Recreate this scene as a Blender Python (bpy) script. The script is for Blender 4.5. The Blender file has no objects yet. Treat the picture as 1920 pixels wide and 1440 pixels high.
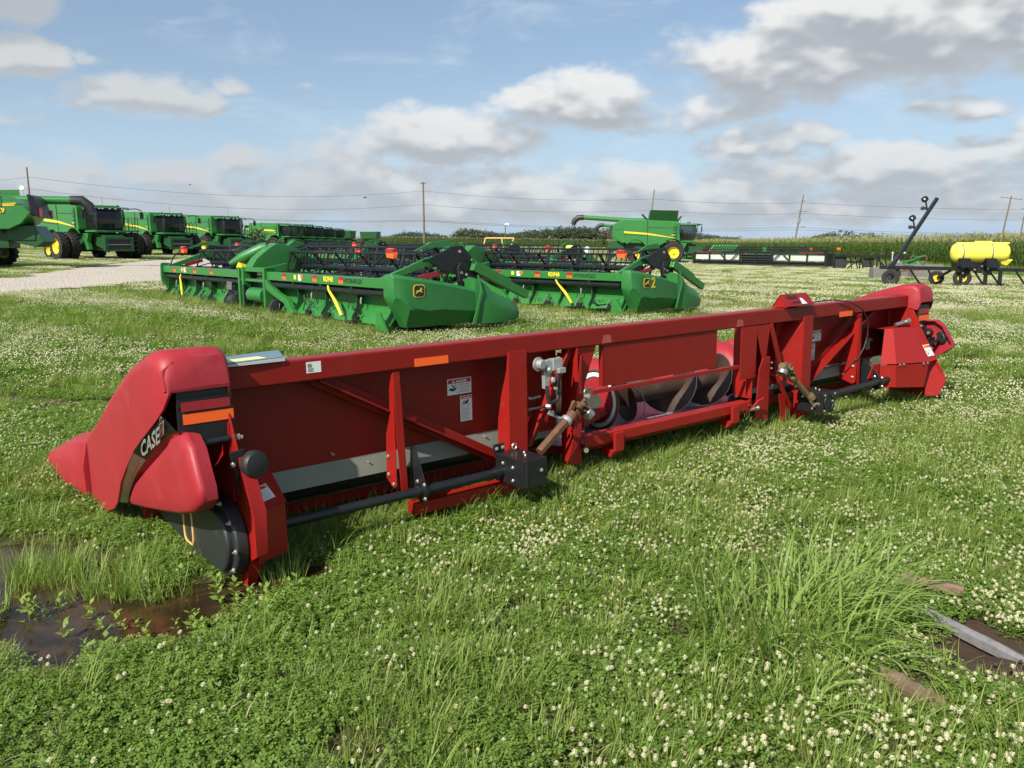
import bpy, bmesh, math, random
import numpy as np
from mathutils import Vector, Matrix, Euler
R = math.radians
rng = np.random.default_rng(11)
random.seed(5)
SC = bpy.context.scene
COL = SC.collection

# ---------------------------------------------------------------- camera
EYE = 1.65
cam_d = bpy.data.cameras.new('camera')
cam = bpy.data.objects.new('camera', cam_d)
COL.objects.link(cam)
cam_d.sensor_width = 36.0
cam_d.lens = 36.0 * 1500.0 / 1920.0
cam_d.clip_start = 0.05
cam_d.clip_end = 5000
PITCH = math.atan((720 - 455) / 1500.0)
cam.location = (0, 0, EYE)
cam.rotation_euler = (math.pi / 2 - PITCH, 0, 0)
SC.camera = cam

# ---------------------------------------------------------------- light
SUN_H = (-0.555, -0.832)
SUN_EL = 41.0
sun_d = bpy.data.lights.new('sun', 'SUN')
sun_d.energy = 4.4
sun_d.angle = R(0.55)
sun_d.color = (1.0, 0.95, 0.86)
sun = bpy.data.objects.new('sun', sun_d)
COL.objects.link(sun)
sd = Vector((SUN_H[0] * math.cos(R(SUN_EL)), SUN_H[1] * math.cos(R(SUN_EL)), math.sin(R(SUN_EL)))).normalized()
sun.rotation_euler = sd.to_track_quat('Z', 'Y').to_euler()
sun.location = sd * 50
SC.view_settings.view_transform = 'Standard'
SC.view_settings.look = 'None'
SC.view_settings.exposure = 0.60
SC.view_settings.gamma = 1.0
SC.cycles.max_bounces = 6
SC.cycles.diffuse_bounces = 3
SC.cycles.glossy_bounces = 3
SC.cycles.transmission_bounces = 4
SC.cycles.transparent_max_bounces = 8
SC.cycles.caustics_reflective = False
SC.cycles.caustics_refractive = False

# ---------------------------------------------------------------- sky with broken cumulus
world = bpy.data.worlds.new('World')
SC.world = world
world.use_nodes = True
WT = world.node_tree
for n in list(WT.nodes):
    WT.nodes.remove(n)


class NG:
    """tiny helper to write shader maths"""
    def __init__(s, t):
        s.t = t

    def n(s, ty, **k):
        o = s.t.nodes.new(ty)
        for a, b in k.items():
            setattr(o, a, b)
        return o

    def put(s, sock, v):
        if isinstance(v, bpy.types.NodeSocket):
            s.t.links.new(v, sock)
        elif v is not None:
            sock.default_value = v

    def m(s, op, a, b=None, c=None, clamp=False):
        o = s.n('ShaderNodeMath', operation=op)
        o.use_clamp = clamp
        s.put(o.inputs[0], a)
        s.put(o.inputs[1], b)
        s.put(o.inputs[2], c)
        return o.outputs[0]

    def v(s, op, a, b=None, out=0):
        o = s.n('ShaderNodeVectorMath', operation=op)
        s.put(o.inputs[0], a)
        s.put(o.inputs[1], b)
        return o.outputs[out]

    def mix(s, f, a, b, blend='MIX'):
        o = s.n('ShaderNodeMix', data_type='RGBA', blend_type=blend)
        s.put(o.inputs['Factor'], f)
        for k, x in ((6, a), (7, b)):
            s.put(o.inputs[k], x if isinstance(x, bpy.types.NodeSocket) else (*x[:3], 1))
        return o.outputs[2]

    def smooth(s, x, a, b, lo=0.0, hi=1.0):
        o = s.n('ShaderNodeMapRange', interpolation_type='SMOOTHSTEP')
        s.put(o.inputs[0], x)
        for i, q in enumerate((a, b, lo, hi)):
            s.put(o.inputs[i + 1], q)
        return o.outputs[0]

    def noise(s, vec, scale, detail=5.0, rough=0.5, dist=0.0, out=0):
        o = s.n('ShaderNodeTexNoise')
        s.put(o.inputs['Vector'], vec)
        s.put(o.inputs['Scale'], scale)
        s.put(o.inputs['Detail'], detail)
        s.put(o.inputs['Roughness'], rough)
        s.put(o.inputs['Distortion'], dist)
        return o.outputs[out]

    def comb(s, x, y, z):
        o = s.n('ShaderNodeCombineXYZ')
        s.put(o.inputs[0], x)
        s.put(o.inputs[1], y)
        s.put(o.inputs[2], z)
        return o.outputs[0]


W = NG(WT)
sky = W.n('ShaderNodeTexSky', sky_type='NISHITA')
sky.sun_disc = False
sky.sun_elevation = R(SUN_EL)
sky.sun_rotation = math.atan2(SUN_H[0], SUN_H[1]) % (2 * math.pi)
sky.altitude = 50
sky.air_density = 1.0
sky.dust_density = 1.6
sky.ozone_density = 1.0
tc = W.n('ShaderNodeTexCoord')
sep = W.n('ShaderNodeSeparateXYZ')
WT.links.new(tc.outputs['Generated'], sep.inputs[0])
dx, dy, dz = sep.outputs
AZ = W.m('ARCTAN2', dx, dy)                      # radians, 0 straight ahead, + right
EL = W.m('ARCSINE', dz)
# cumulus banks of the day: (azimuth, elevation, half width, half height, weight) in degrees
BANKS = [(24, 11.8, 13, 4.6, 1.0), (30, 15.0, 7, 3.6, .9), (18, 10.2, 6, 3.6, .9), (34, 12, 8, 5.5, .9), (4.5, 9.2, 6.0, 2.6, 1.0), (11, 8.6, 6, 2.4, .8),
         (-5, 6.6, 8, 2.6, 1.0), (-11, 5.6, 6, 2.2, .7), (-24, 8.8, 4.8, 1.6, 1.0), (-30, 10.6, 2.8, 1.6, 1.0), (-33, 15.2, 6.5, 4.2, 1.35),
         (-18.5, 9.9, 1.9, .6, .62), (-14, 10.3, 1.4, .45, .55), (17, 6.2, 5, 1.7, .9), (28, 8.2, 6, 1.2, .7), (35, 6.8, 4, 1.4, .8), (10, 16.8, 3.2, 1.3, .58),
         (-18, 4.6, 8, 2.0, .75), (-32, 7.3, 3.4, .8, .6), (-26.5, 10.9, 1.2, .7, .5), (0, 2.8, 60, 3.0, .86), (26, 4.2, 16, 2.2, .9), (9, 3.6, 9, 1.8, .8), (-14, 3.4, 12, 1.6, .8),
         (70, 14, 24, 8, .9), (-75, 13, 26, 8, .9)]


def bank(az, el, p):
    wob = W.noise(p, 9.0, 3.0, 0.6, 0.0, 1)
    wv = W.v('SUBTRACT', wob, (0.5, 0.5, 0.5))
    sp = W.n('ShaderNodeSeparateXYZ')
    WT.links.new(wv, sp.inputs[0])
    azw = W.m('ADD', az, W.m('MULTIPLY', sp.outputs[0], 0.07))
    elw = W.m('ADD', el, W.m('MULTIPLY', sp.outputs[1], 0.035))
    acc = None
    for a, e, ra, re, w in BANKS:
        u = W.m('MULTIPLY', W.m('SUBTRACT', azw, R(a)), 1 / R(ra))
        t = W.m('MULTIPLY', W.m('SUBTRACT', elw, R(e)), 1 / R(re))
        # flat bases: the lower half falls off faster
        t = W.m('MULTIPLY', t, W.m('ADD', 1.0, W.m('MULTIPLY', W.m('LESS_THAN', t, 0.0), 0.45)))
        q = W.m('ADD', W.m('MULTIPLY', u, u), W.m('MULTIPLY', t, t))
        g = W.m('MULTIPLY', W.m('SUBTRACT', 1.0, W.m('MULTIPLY', q, 0.55), clamp=True), w)
        acc = g if acc is None else W.m('MAXIMUM', acc, g)
    return acc


def density(daz, de, detail):
    az = W.m('ADD', AZ, daz)
    el = W.m('ADD', EL, de)
    p = W.comb(az, W.m('MULTIPLY', el, 1.7), 0.0)
    return W.m('ADD', W.m('MULTIPLY', bank(az, el, p), 0.62), W.m('SUBTRACT', W.m('MULTIPLY', W.noise(p, 13.0, detail, 0.56), 0.98), 0.49))


D0 = density(0.0, 0.0, 8.0)
DL0 = density(0.0, R(-.35), 2.5)
DL1 = density(-0.008, R(1.5), 2.5)             # a little higher towards the sun: are we below more cloud?
cover = W.smooth(D0, 0.22, 0.50)
grad = W.m('SUBTRACT', DL1, DL0)
lit = W.smooth(grad, -0.27, 0.06, 1.0, 0.0)
edge = W.smooth(D0, 0.30, 0.62, 1.0, 0.0)
lit = W.m('ADD', W.m('MULTIPLY', lit, 0.8), W.m('MULTIPLY', edge, 0.15), clamp=True)
ccol = W.mix(lit, (3.55, 3.8, 4.1), (7.9, 7.85, 7.6))
ccol = W.mix(W.smooth(AZ, R(-16), R(-4), 0.55, 0.0), ccol, (4.2, 4.5, 4.8))
haze_el = W.smooth(EL, 0.0, 0.22, 1.0, 0.0)
base = W.mix(W.m('ADD', 0.18, W.m('MULTIPLY', haze_el, 0.50)), sky.outputs[0], (4.3, 5.9, 7.9))
cirrus = W.smooth(W.noise(W.comb(W.m('MULTIPLY', AZ, 2.0), W.m('MULTIPLY', EL, 7.0), 0.3), 2.6, 6.0, 0.62, 0.6), 0.48, 0.8, 0.0, 0.45)
base = W.mix(cirrus, base, (6.2, 6.9, 7.6))
ccol = W.mix(W.m('MULTIPLY', haze_el, 0.50), ccol, (4.1, 4.6, 5.1))
skyc = W.mix(W.m('MULTIPLY', cover, 0.94), base, ccol)
bg = W.n('ShaderNodeBackground')
WT.links.new(skyc, bg.inputs[0])
bg.inputs[1].default_value = 0.081
wo = W.n('ShaderNodeOutputWorld')
WT.links.new(bg.outputs[0], wo.inputs[0])
world.cycles.sampling_method = 'MANUAL'
world.cycles.sample_map_resolution = 512


# ---------------------------------------------------------------- materials
def mat(name, col, rough=0.5, metal=0.0, var=0.08, vscale=6.0, dirt=0.0, dirtcol=(0.16, 0.12, 0.08), bump=0.0, bscale=60.0, coat=0.0,
        rust=0.0, transl=0.0, spec=0.5, em=0.0, dscale=3.0):
    m = bpy.data.materials.new(name)
    m.use_nodes = True
    g = NG(m.node_tree)
    b = m.node_tree.nodes['Principled BSDF']
    t = g.n('ShaderNodeTexCoord').outputs['Object']
    c = (*col, 1)
    n = g.noise(t, vscale, 4.0, 0.6)
    dark = tuple(x * (1 - var * 1.6) for x in col)
    lite = tuple(min(1, x * (1 + var)) for x in col)
    base = g.mix(n, dark, lite)
    r = g.m('ADD', rough - 0.08, g.m('MULTIPLY', g.noise(t, vscale * 2.7, 5.0, 0.65), 0.16))
    if dirt > 0:
        d = g.smooth(g.noise(t, dscale, 7.0, 0.68), 0.52, 0.78, 0.0, dirt)
        base = g.mix(d, base, dirtcol)
        r = g.m('ADD', r, g.m('MULTIPLY', d, 0.3))
    if rust > 0:
        d = g.smooth(g.noise(t, 14.0, 8.0, 0.7, 0.4), 0.6 - rust * 0.3, 0.72 - rust * 0.2)
        base = g.mix(d, base, (0.13, 0.055, 0.025))
        r = g.m('MAXIMUM', r, g.m('MULTIPLY', d, 0.8))
    m.node_tree.links.new(base, b.inputs['Base Color'])
    m.node_tree.links.new(r, b.inputs['Roughness'])
    b.inputs['Metallic'].default_value = metal
    b.inputs['Specular IOR Level'].default_value = spec
    if coat:
        b.inputs['Coat Weight'].default_value = coat
        b.inputs['Coat Roughness'].default_value = 0.12
    if bump:
        bn = g.n('ShaderNodeBump')
        bn.inputs['Strength'].default_value = bump
        bn.inputs['Distance'].default_value = 0.004
        m.node_tree.links.new(g.noise(t, bscale, 6.0, 0.7), bn.inputs['Height'])
        m.node_tree.links.new(bn.outputs[0], b.inputs['Normal'])
    return m


def leafmat(name, c1, c2, rough=0.5, tr=0.35, scale=1.3, dry=None):
    """leaf tissue: colour varies per clump and over the field, lets light through"""
    m = bpy.data.materials.new(name)
    m.use_nodes = True
    g = NG(m.node_tree)
    b = m.node_tree.nodes['Principled BSDF']
    oi = g.n('ShaderNodeObjectInfo')
    geo = g.n('ShaderNodeNewGeometry')
    n = g.noise(geo.outputs['Position'], scale, 4.0, 0.6)
    f = g.m('ADD', g.m('MULTIPLY', oi.outputs['Random'], 0.35), g.m('MULTIPLY', n, 0.75), clamp=True)
    f = g.m('ADD', g.m('MULTIPLY', geo.outputs['Random Per Island'], 0.3), g.m('MULTIPLY', f, 0.75), clamp=True)
    base = g.mix(f, c1, c2)
    if dry:
        d = g.smooth(geo.outputs['Random Per Island'], 0.93, 0.99, 0.0, 0.8)
        base = g.mix(d, base, dry)
    m.node_tree.links.new(base, b.inputs['Base Color'])
    b.inputs['Roughness'].default_value = rough
    b.inputs['Specular IOR Level'].default_value = 0.35
    tl = g.n('ShaderNodeBsdfTranslucent')
    tb = g.mix(1.0, base, (1.35, 1.5, 0.5), 'MULTIPLY')
    m.node_tree.links.new(tb, tl.inputs[0])
    mx = g.n('ShaderNodeMixShader')
    mx.inputs[0].default_value = tr
    m.node_tree.links.new(b.outputs[0], mx.inputs[1])
    m.node_tree.links.new(tl.outputs[0], mx.inputs[2])
    m.node_tree.links.new(mx.outputs[0], m.node_tree.nodes['Material Output'].inputs[0])
    return m


M = {}
M['red'] = mat('red_paint', (0.225, 0.010, 0.007), 0.42, var=0.10, dirt=0.28, dirtcol=(0.19, 0.065, 0.045), spec=.3, dscale=2.2)
M['redmet'] = mat('red_frame_paint', (0.29, 0.011, 0.008), 0.45, var=0.07, dirt=0.14, dirtcol=(0.20, 0.06, 0.04), spec=.3, rust=0.04)
M['redplast'] = mat('red_plastic', (0.32, 0.018, 0.026), 0.5, var=0.14, vscale=2.5, dirt=0.45, dirtcol=(0.36, 0.075, 0.08), spec=.4, bump=0.08, bscale=220)
M['black'] = mat('black_metal', (0.012, 0.013, 0.015), 0.38, var=0.2, dirt=0.25, dirtcol=(0.07, 0.06, 0.05))
M['blackplast'] = mat('black_plastic', (0.020, 0.022, 0.024), 0.5, var=0.15, dirt=0.5, dirtcol=(0.08, 0.08, 0.075), bump=0.1, bscale=150)
M['steel'] = mat('bare_steel', (0.42, 0.42, 0.40), 0.42, metal=0.9, var=0.12, dirt=0.35, dirtcol=(0.2, 0.18, 0.14))
M['deck'] = mat('grey_deck_steel', (0.20, 0.215, 0.165), 0.55, metal=0.15, var=0.12, dirt=0.4, dirtcol=(0.16, 0.15, 0.11))
M['pan'] = mat('worn_pan_steel', (0.36, 0.38, 0.41), 0.4, metal=0.5, var=0.15, dirt=0.4)
M['bolt'] = mat('zinc_bolt', (0.60, 0.58, 0.52), 0.35, metal=0.8, var=0.1)
M['alu'] = mat('cast_aluminium', (0.47, 0.47, 0.46), 0.42, metal=0.55, var=0.1, dirt=0.3)
M['rust'] = mat('rusty_steel', (0.15, 0.072, 0.038), 0.8, metal=0.2, var=0.4, vscale=16, dirt=0.5, dirtcol=(0.09, 0.05, 0.03))
M['augr'] = mat('worn_auger_steel', (0.048, 0.024, 0.015), 0.65, metal=0.0, var=0.35, vscale=7, dirt=0.45, dirtcol=(0.16, 0.12, 0.09))
M['ptoo'] = mat('olive_rusty_steel', (0.17, 0.125, 0.06), 0.6, metal=0.3, var=0.35, vscale=18, dirt=0.4)
M['orange'] = mat('orange_reflector', (0.95, 0.13, 0.02), 0.35, var=0.05, vscale=30, bump=0.15, bscale=400)
M['redrefl'] = mat('red_reflector', (0.32, 0.02, 0.03), 0.3, var=0.08, bump=0.15, bscale=400)
M['white'] = mat('white_label', (0.72, 0.74, 0.70), 0.5, var=0.05, dirt=0.15)
M['ink'] = mat('black_ink', (0.02, 0.02, 0.02), 0.6)
M['greyink'] = mat('grey_ink', (0.20, 0.20, 0.20), 0.6)
M['labred'] = mat('red_ink', (0.38, 0.02, 0.03), 0.5)
M['laborg'] = mat('orange_ink', (0.85, 0.26, 0.04), 0.5)
M['silver'] = mat('silver_decal', (0.50, 0.52, 0.46), 0.4, var=0.06)
M['green'] = mat('green_paint', (0.028, 0.185, 0.034), 0.38, var=0.18, dirt=0.40, dirtcol=(0.075, 0.14, 0.05), coat=0.3, dscale=1.4)
M['greenplast'] = mat('green_plastic', (0.024, 0.165, 0.034), 0.44, var=0.12, dirt=0.35, dirtcol=(0.09, 0.16, 0.06), bump=0.05, bscale=150)
M['dgreen'] = mat('dark_green_paint', (0.012, 0.072, 0.020), 0.45, var=0.12, dirt=0.3, dirtcol=(0.05, 0.06, 0.03))
M['yellow'] = mat('yellow_paint', (0.80, 0.58, 0.03), 0.4, var=0.06, dirt=0.15)
M['tank'] = mat('yellow_poly', (0.90, 0.80, 0.10), 0.42, var=0.05, vscale=2)
M['tan'] = mat('faded_yellow_paint', (0.70, 0.42, 0.13), 0.55, var=0.12, dirt=0.3, dirtcol=(0.35, 0.2, 0.1))
M['tyre'] = mat('tyre_rubber', (0.020, 0.019, 0.018), 0.8, var=0.25, dirt=0.6, dirtcol=(0.10, 0.085, 0.065))
M['glass'] = mat('dark_cab_glass', (0.020, 0.026, 0.026), 0.08, var=0.1, spec=0.8)
_g = NG(M['glass'].node_tree)
_t = _g.n('ShaderNodeBsdfTransparent')
_t.inputs[0].default_value = (0.62, 0.70, 0.68, 1)
_x = _g.n('ShaderNodeMixShader')
_x.inputs[0].default_value = 0.55
M['glass'].node_tree.links.new(M['glass'].node_tree.nodes['Principled BSDF'].outputs[0], _x.inputs[1])
M['glass'].node_tree.links.new(_t.outputs[0], _x.inputs[2])
M['glass'].node_tree.links.new(_x.outputs[0], M['glass'].node_tree.nodes['Material Output'].inputs[0])
M['lens'] = mat('pale_lamp_lens', (0.75, 0.78, 0.78), 0.15, spec=0.8)
M['hose'] = mat('rubber_hose', (0.022, 0.022, 0.024), 0.55, var=0.2)
M['wood'] = mat('weathered_wood', (0.20, 0.195, 0.20), 0.85, var=0.4, vscale=22, dirt=0.8, dirtcol=(0.14, 0.10, 0.07), bump=0.6, bscale=90)
M['bark'] = mat('rotten_wood', (0.20, 0.135, 0.085), 0.9, var=0.5, vscale=22, dirt=0.8, dirtcol=(0.05, 0.03, 0.02), bump=0.8, bscale=50)
M['pole'] = mat('pole_timber', (0.16, 0.13, 0.105), 0.9, var=0.2)
M['wire'] = mat('power_wire', (0.10, 0.10, 0.11), 0.6)
M['concrete'] = mat('concrete', (0.17, 0.165, 0.145), 0.9, var=0.15, dirt=0.3)
M['brown'] = mat('brown_iron', (0.16, 0.085, 0.05), 0.7, var=0.3)
M['paper'] = mat('booklet_paper', (0.55, 0.58, 0.55), 0.6, var=0.1)
M['paperb'] = mat('booklet_cover', (0.13, 0.20, 0.24), 0.4, var=0.15)
M['papery'] = mat('booklet_yellow', (0.70, 0.72, 0.30), 0.5)
M['lgrey'] = mat('pale_grey_panel', (0.50, 0.52, 0.50), 0.5, var=0.12, dirt=0.3)
M['blueblack'] = mat('draper_drum', (0.018, 0.022, 0.032), 0.3, var=0.2)


# ---------------------------------------------------------------- mesh builder
class MB:
    def __init__(s):
        s.v = []
        s.f = []

    def add(s, vs, fs):
        o = len(s.v)
        s.v += [tuple(map(float, p)) for p in vs]
        s.f += [tuple(i + o for i in f) for f in fs]
        return s

    def box(s, c, d, rot=None):
        h = [x / 2 for x in d]
        vs = [Vector((sx * h[0], sy * h[1], sz * h[2])) for sz in (-1, 1) for sx, sy in ((-1, -1), (1, -1), (1, 1), (-1, 1))]
        if rot is not None:
            r = rot if isinstance(rot, Matrix) else Euler(rot).to_matrix()
            vs = [r @ p for p in vs]
        vs = [p + Vector(c) for p in vs]
        return s.add(vs, [(0, 3, 2, 1), (4, 5, 6, 7), (0, 1, 5, 4), (1, 2, 6, 5), (2, 3, 7, 6), (3, 0, 4, 7)])

    def bb(s, x0, x1, y0, y1, z0, z1):
        return s.box(((x0 + x1) / 2, (y0 + y1) / 2, (z0 + z1) / 2), (x1 - x0, y1 - y0, z1 - z0))

    def bar(s, a, b, w, h, up=(0, 0, 1)):
        a, b = Vector(a), Vector(b)
        z = (b - a)
        L = z.length
        z.normalize()
        u = Vector(up)
        x = u.cross(z)
        if x.length < 1e-4:
            x = Vector((1, 0, 0)).cross(z)
        x.normalize()
        y = z.cross(x)
        rot = Matrix((x, y, z)).transposed()
        return s.box((a + b) / 2, (w, h, L), rot)

    def tube(s, pts, r, n=10, cap=True):
        P = [Vector(p) for p in pts]
        rr = r if isinstance(r, (list, tuple)) else [r] * len(P)
        up = None
        rings = []
        for i, p in enumerate(P):
            if i == 0:
                t = P[1] - P[0]
            elif i == len(P) - 1:
                t = P[-1] - P[-2]
            else:
                t = (P[i] - P[i - 1]).normalized() + (P[i + 1] - P[i]).normalized()
            if t.length < 1e-9:
                t = Vector((0, 0, 1))
            t.normalize()
            if up is None:
                up = Vector((0, 0, 1)) if abs(t.z) < 0.9 else Vector((1, 0, 0))
            x = (up - t * up.dot(t)).normalized()
            up = x
            y = t.cross(x)
            rings.append([p + (x * math.cos(2 * math.pi * k / n) + y * math.sin(2 * math.pi * k / n)) * rr[i] for k in range(n)])
        return s.loft(rings, cap)

    def loft(s, rings, cap=True, closed=True):
        n = len(rings[0])
        vs = [p for g in rings for p in g]
        fs = []
        for i in range(len(rings) - 1):
            for k in range(n if closed else n - 1):
                a, b = i * n + k, i * n + (k + 1) % n
                fs.append((a, b, b + n, a + n))
        if cap:
            fs.append(tuple(range(n))[::-1])
            fs.append(tuple((len(rings) - 1) * n + k for k in range(n)))
        return s.add(vs, fs)

    def prism(s, poly, vec):
        n = len(poly)
        P = [Vector(p) for p in poly]
        V = Vector(vec)
        return s.add(P + [p + V for p in P], [tuple(range(n))[::-1], tuple(range(n, 2 * n))] + [(k, (k + 1) % n, (k + 1) % n + n, k + n) for k in range(n)])

    def yz(s, x0, x1, pts):
        return s.prism([(x0, a, b) for a, b in pts], (x1 - x0, 0, 0))

    def xz(s, y0, y1, pts):
        return s.prism([(a, y0, b) for a, b in pts], (0, y1 - y0, 0))

    def xy(s, z0, z1, pts):
        return s.prism([(a, b, z0) for a, b in pts], (0, 0, z1 - z0))

    def lathe(s, prof, o, ax, n=24, cap=False):
        """prof = [(radius, offset along axis)]"""
        ax = Vector(ax).normalized()
        u = Vector((0, 0, 1)) if abs(ax.z) < 0.9 else Vector((1, 0, 0))
        x = (u - ax * u.dot(ax)).normalized()
        y = ax.cross(x)
        o = Vector(o)
        rings = [[o + ax * h + (x * math.cos(2 * math.pi * k / n) + y * math.sin(2 * math.pi * k / n)) * max(r, 1e-4) for k in range(n)] for r, h in prof]
        return s.loft(rings, cap)

    def build(s, name, m, parent=None, bevel=0.0, smooth=35, sub=0, seg=2):
        me = bpy.data.meshes.new(name)
        me.from_pydata(s.v, [], s.f)
        bm = bmesh.new()
        bm.from_mesh(me)
        bmesh.ops.recalc_face_normals(bm, faces=bm.faces)
        bm.to_mesh(me)
        bm.free()
        if smooth:
            me.polygons.foreach_set('use_smooth', [True] * len(me.polygons))
            if not sub:
                me.set_sharp_from_angle(angle=R(smooth))
        me.materials.append(m)
        o = bpy.data.objects.new(name, me)
        COL.objects.link(o)
        if parent:
            o.parent = parent
        if bevel:
            b = o.modifiers.new('b', 'BEVEL')
            b.width = bevel
            b.segments = seg
            b.limit_method = 'ANGLE'
            b.angle_limit = R(35)
            b.harden_normals = True
        if sub:
            q = o.modifiers.new('s', 'SUBSURF')
            q.levels = q.render_levels = sub
        return o


def tag(o, label=None, cat=None, group=None, kind=None):
    if label:
        o['label'] = label
    if cat:
        o['category'] = cat
    if group:
        o['group'] = group
    if kind:
        o['kind'] = kind
    return o


def empty(name, loc=(0, 0, 0), rz=0.0):
    o = bpy.data.objects.new(name, None)
    o.empty_display_size = 0.3
    COL.objects.link(o)
    o.location = loc
    o.rotation_euler = (0, 0, rz)
    return o


SPLIT = {'bolt_row': 'bolt', 'latch_bolt': 'latch_bolt', 'coupler_fittings': 'coupler_fitting', 'pale_clips': 'pale_clip', 'cab_lights': 'cab_light', 'tail_light': 'tail_light', 'beacon': 'beacon', 'orange_reflectors': 'orange_reflector'}


def part(name, m, parent, fn, **k):
    b = MB()
    fn(b)
    o = b.build(name, m, parent, **k)
    if name.endswith('_bolts') or name in SPLIT:
        return split_loose(o, SPLIT.get(name, 'bolt'))[0]
    return o


KIDS = {}


def copy_tree(o, parent=None):
    c = o.copy()
    COL.objects.link(c)
    if parent:
        c.parent = parent
    for ch in o.children:
        copy_tree(ch, c)
    return c


def text(name, s, m, parent, o, xdir, ydir, size, ext=0.0008, bold=0.0, sx=1.0, shear=0.0):
    """writing on a surface: starts at o, runs along xdir, stands up along ydir"""
    cu = bpy.data.curves.new(name, 'FONT')
    cu.body = s
    cu.size = size
    cu.extrude = ext
    cu.offset = bold
    cu.shear = shear
    cu.resolution_u = 2
    cu.materials.append(m)
    tmp = bpy.data.objects.new(name, cu)
    me_ = bpy.data.meshes.new_from_object(tmp)
    bpy.data.objects.remove(tmp)
    ob = bpy.data.objects.new(name, me_)
    COL.objects.link(ob)
    ob.parent = parent
    x = Vector(xdir).normalized()
    y = Vector(ydir)
    y = (y - x * y.dot(x)).normalized()
    z = x.cross(y)
    mt = Matrix((x * sx, y, z)).transposed().to_4x4()
    mt.translation = Vector(o)
    ob.matrix_basis = mt
    return ob


def quad(b, o, xd, yd, w, h, t=0.002):
    """thin sticker: corner o, width w along xd, height h along yd"""
    x = Vector(xd).normalized()
    y = Vector(yd)
    y = (y - x * y.dot(x)).normalized()
    n = x.cross(y)
    o = Vector(o)
    return b.prism([o, o + x * w, o + x * w + y * h, o + y * h], n * t)


def bolts(b, pts, ax, r=0.011, h=0.009):
    for p in pts:
        b.lathe([(r, 0), (r, h * .6), (r * .6, h), (r * .45, h), (r * .42, h * 1.7)], p, ax, 6, True)


def split_loose(o, name):
    """every loose piece of a mesh becomes an object of its own"""
    me = o.data
    par = list(range(len(me.vertices)))

    def find(a):
        while par[a] != a:
            par[a] = par[par[a]]
            a = par[a]
        return a
    for e in me.edges:
        a, b = find(e.vertices[0]), find(e.vertices[1])
        if a != b:
            par[a] = b
    grp = {}
    for f in me.polygons:
        grp.setdefault(find(f.vertices[0]), []).append(f)
    if len(grp) < 2:
        return [o]
    out = []
    for k, fs in grp.items():
        ids = sorted({v for f in fs for v in f.vertices})
        mp = {v: i for i, v in enumerate(ids)}
        m2 = bpy.data.meshes.new(name)
        m2.from_pydata([me.vertices[v].co[:] for v in ids], [], [[mp[v] for v in f.vertices] for f in fs])
        m2.polygons.foreach_set('use_smooth', [True] * len(fs))
        m2.set_sharp_from_angle(angle=R(35))
        for mt in me.materials:
            m2.materials.append(mt)
        q = bpy.data.objects.new(name, m2)
        COL.objects.link(q)
        q.parent = o.parent
        q.matrix_basis = o.matrix_basis
        for md in o.modifiers:
            if md.type == 'BEVEL':
                b = q.modifiers.new('b', 'BEVEL')
                b.width, b.segments, b.limit_method, b.angle_limit, b.harden_normals = md.width, md.segments, 'ANGLE', md.angle_limit, True
        out.append(q)
    bpy.data.objects.remove(o)
    return out


# ================================================================ terrain
def sstep(a, b, x):
    t = np.clip((np.asarray(x, float) - a) / (b - a), 0, 1)
    return t * t * (3 - 2 * t)


def vnoise(x, y, seed=0):
    x = np.asarray(x, float)
    y = np.asarray(y, float)
    xi = np.floor(x).astype(np.int64)
    yi = np.floor(y).astype(np.int64)
    fx = x - xi
    fy = y - yi
    fx = fx * fx * (3 - 2 * fx)
    fy = fy * fy * (3 - 2 * fy)

    def h(a, b):
        n = (a * 374761393 + b * 668265263 + seed * 974634777) & 0x7fffffff
        n = ((n ^ (n >> 13)) * 1274126177) & 0x7fffffff
        n = (n ^ (n >> 16)) & 0xffff
        return n / 65535.0
    return (h(xi, yi) * (1 - fx) + h(xi + 1, yi) * fx) * (1 - fy) + (h(xi, yi + 1) * (1 - fx) + h(xi + 1, yi + 1) * fx) * fy


def fbm(x, y, seed=0, o=4):
    s, a, t = 0.0, 1.0, 0.0
    for i in range(o):
        s = s + vnoise(x * 2 ** i + 17.3 * i, y * 2 ** i - 9.1 * i, seed + i) * a
        t += a
        a *= 0.55
    return s / t


PUD = [(-1.60, 3.42, .42, .30), (-1.74, 3.16, .28, .17), (-2.02, 3.14, .38, .17), (-2.2, 3.42, .38, .24), (-2.35, 3.85, .42, .3), (-2.1, 3.7, .3, .25), (-2.75, 4.1, .5, .3), (-1.38, 3.70, .34, .20),
       (-3.0, 3.6, .6, .35), (-1.05, 3.9, .3, .12)]


def pud(x, y):
    x = np.asarray(x, float)
    y = np.asarray(y, float)
    wx = x + (fbm(x * 2.3, y * 2.3, 51) - .5) * .28
    wy = y + (fbm(x * 2.3, y * 2.3, 57) - .5) * .28
    d = np.zeros_like(wx + wy)
    for a, b, ra, rb in PUD:
        d = np.maximum(d, 1 - ((wx - a) / ra) ** 2 - ((wy - b) / rb) ** 2)
    return d - 1.2 * sstep(3.04, 2.86, y)


WATER_Z = -0.060


def hgt(x, y):
    x = np.asarray(x, float)
    y = np.asarray(y, float)
    r = np.sqrt(x * x + y * y)
    z = np.clip(-0.015 * x * sstep(8, 20, r), -0.75, 0.75)
    near = 1 - sstep(25, 60, r)
    near = near * (1 - np.exp(-(((x + 1.9) / 1.5) ** 2 + ((y - 3.5) / 1.2) ** 2)))
    z = z + near * ((fbm(x * .55, y * .55, 3) - .5) * .07 + (fbm(x * 2.2, y * 2.2, 7) - .5) * .022)
    return z - np.clip(sstep(-0.35, 0.45, pud(x, y)), 0, 1) * .100


def hz(x, y):
    return float(hgt(x, y))


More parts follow.
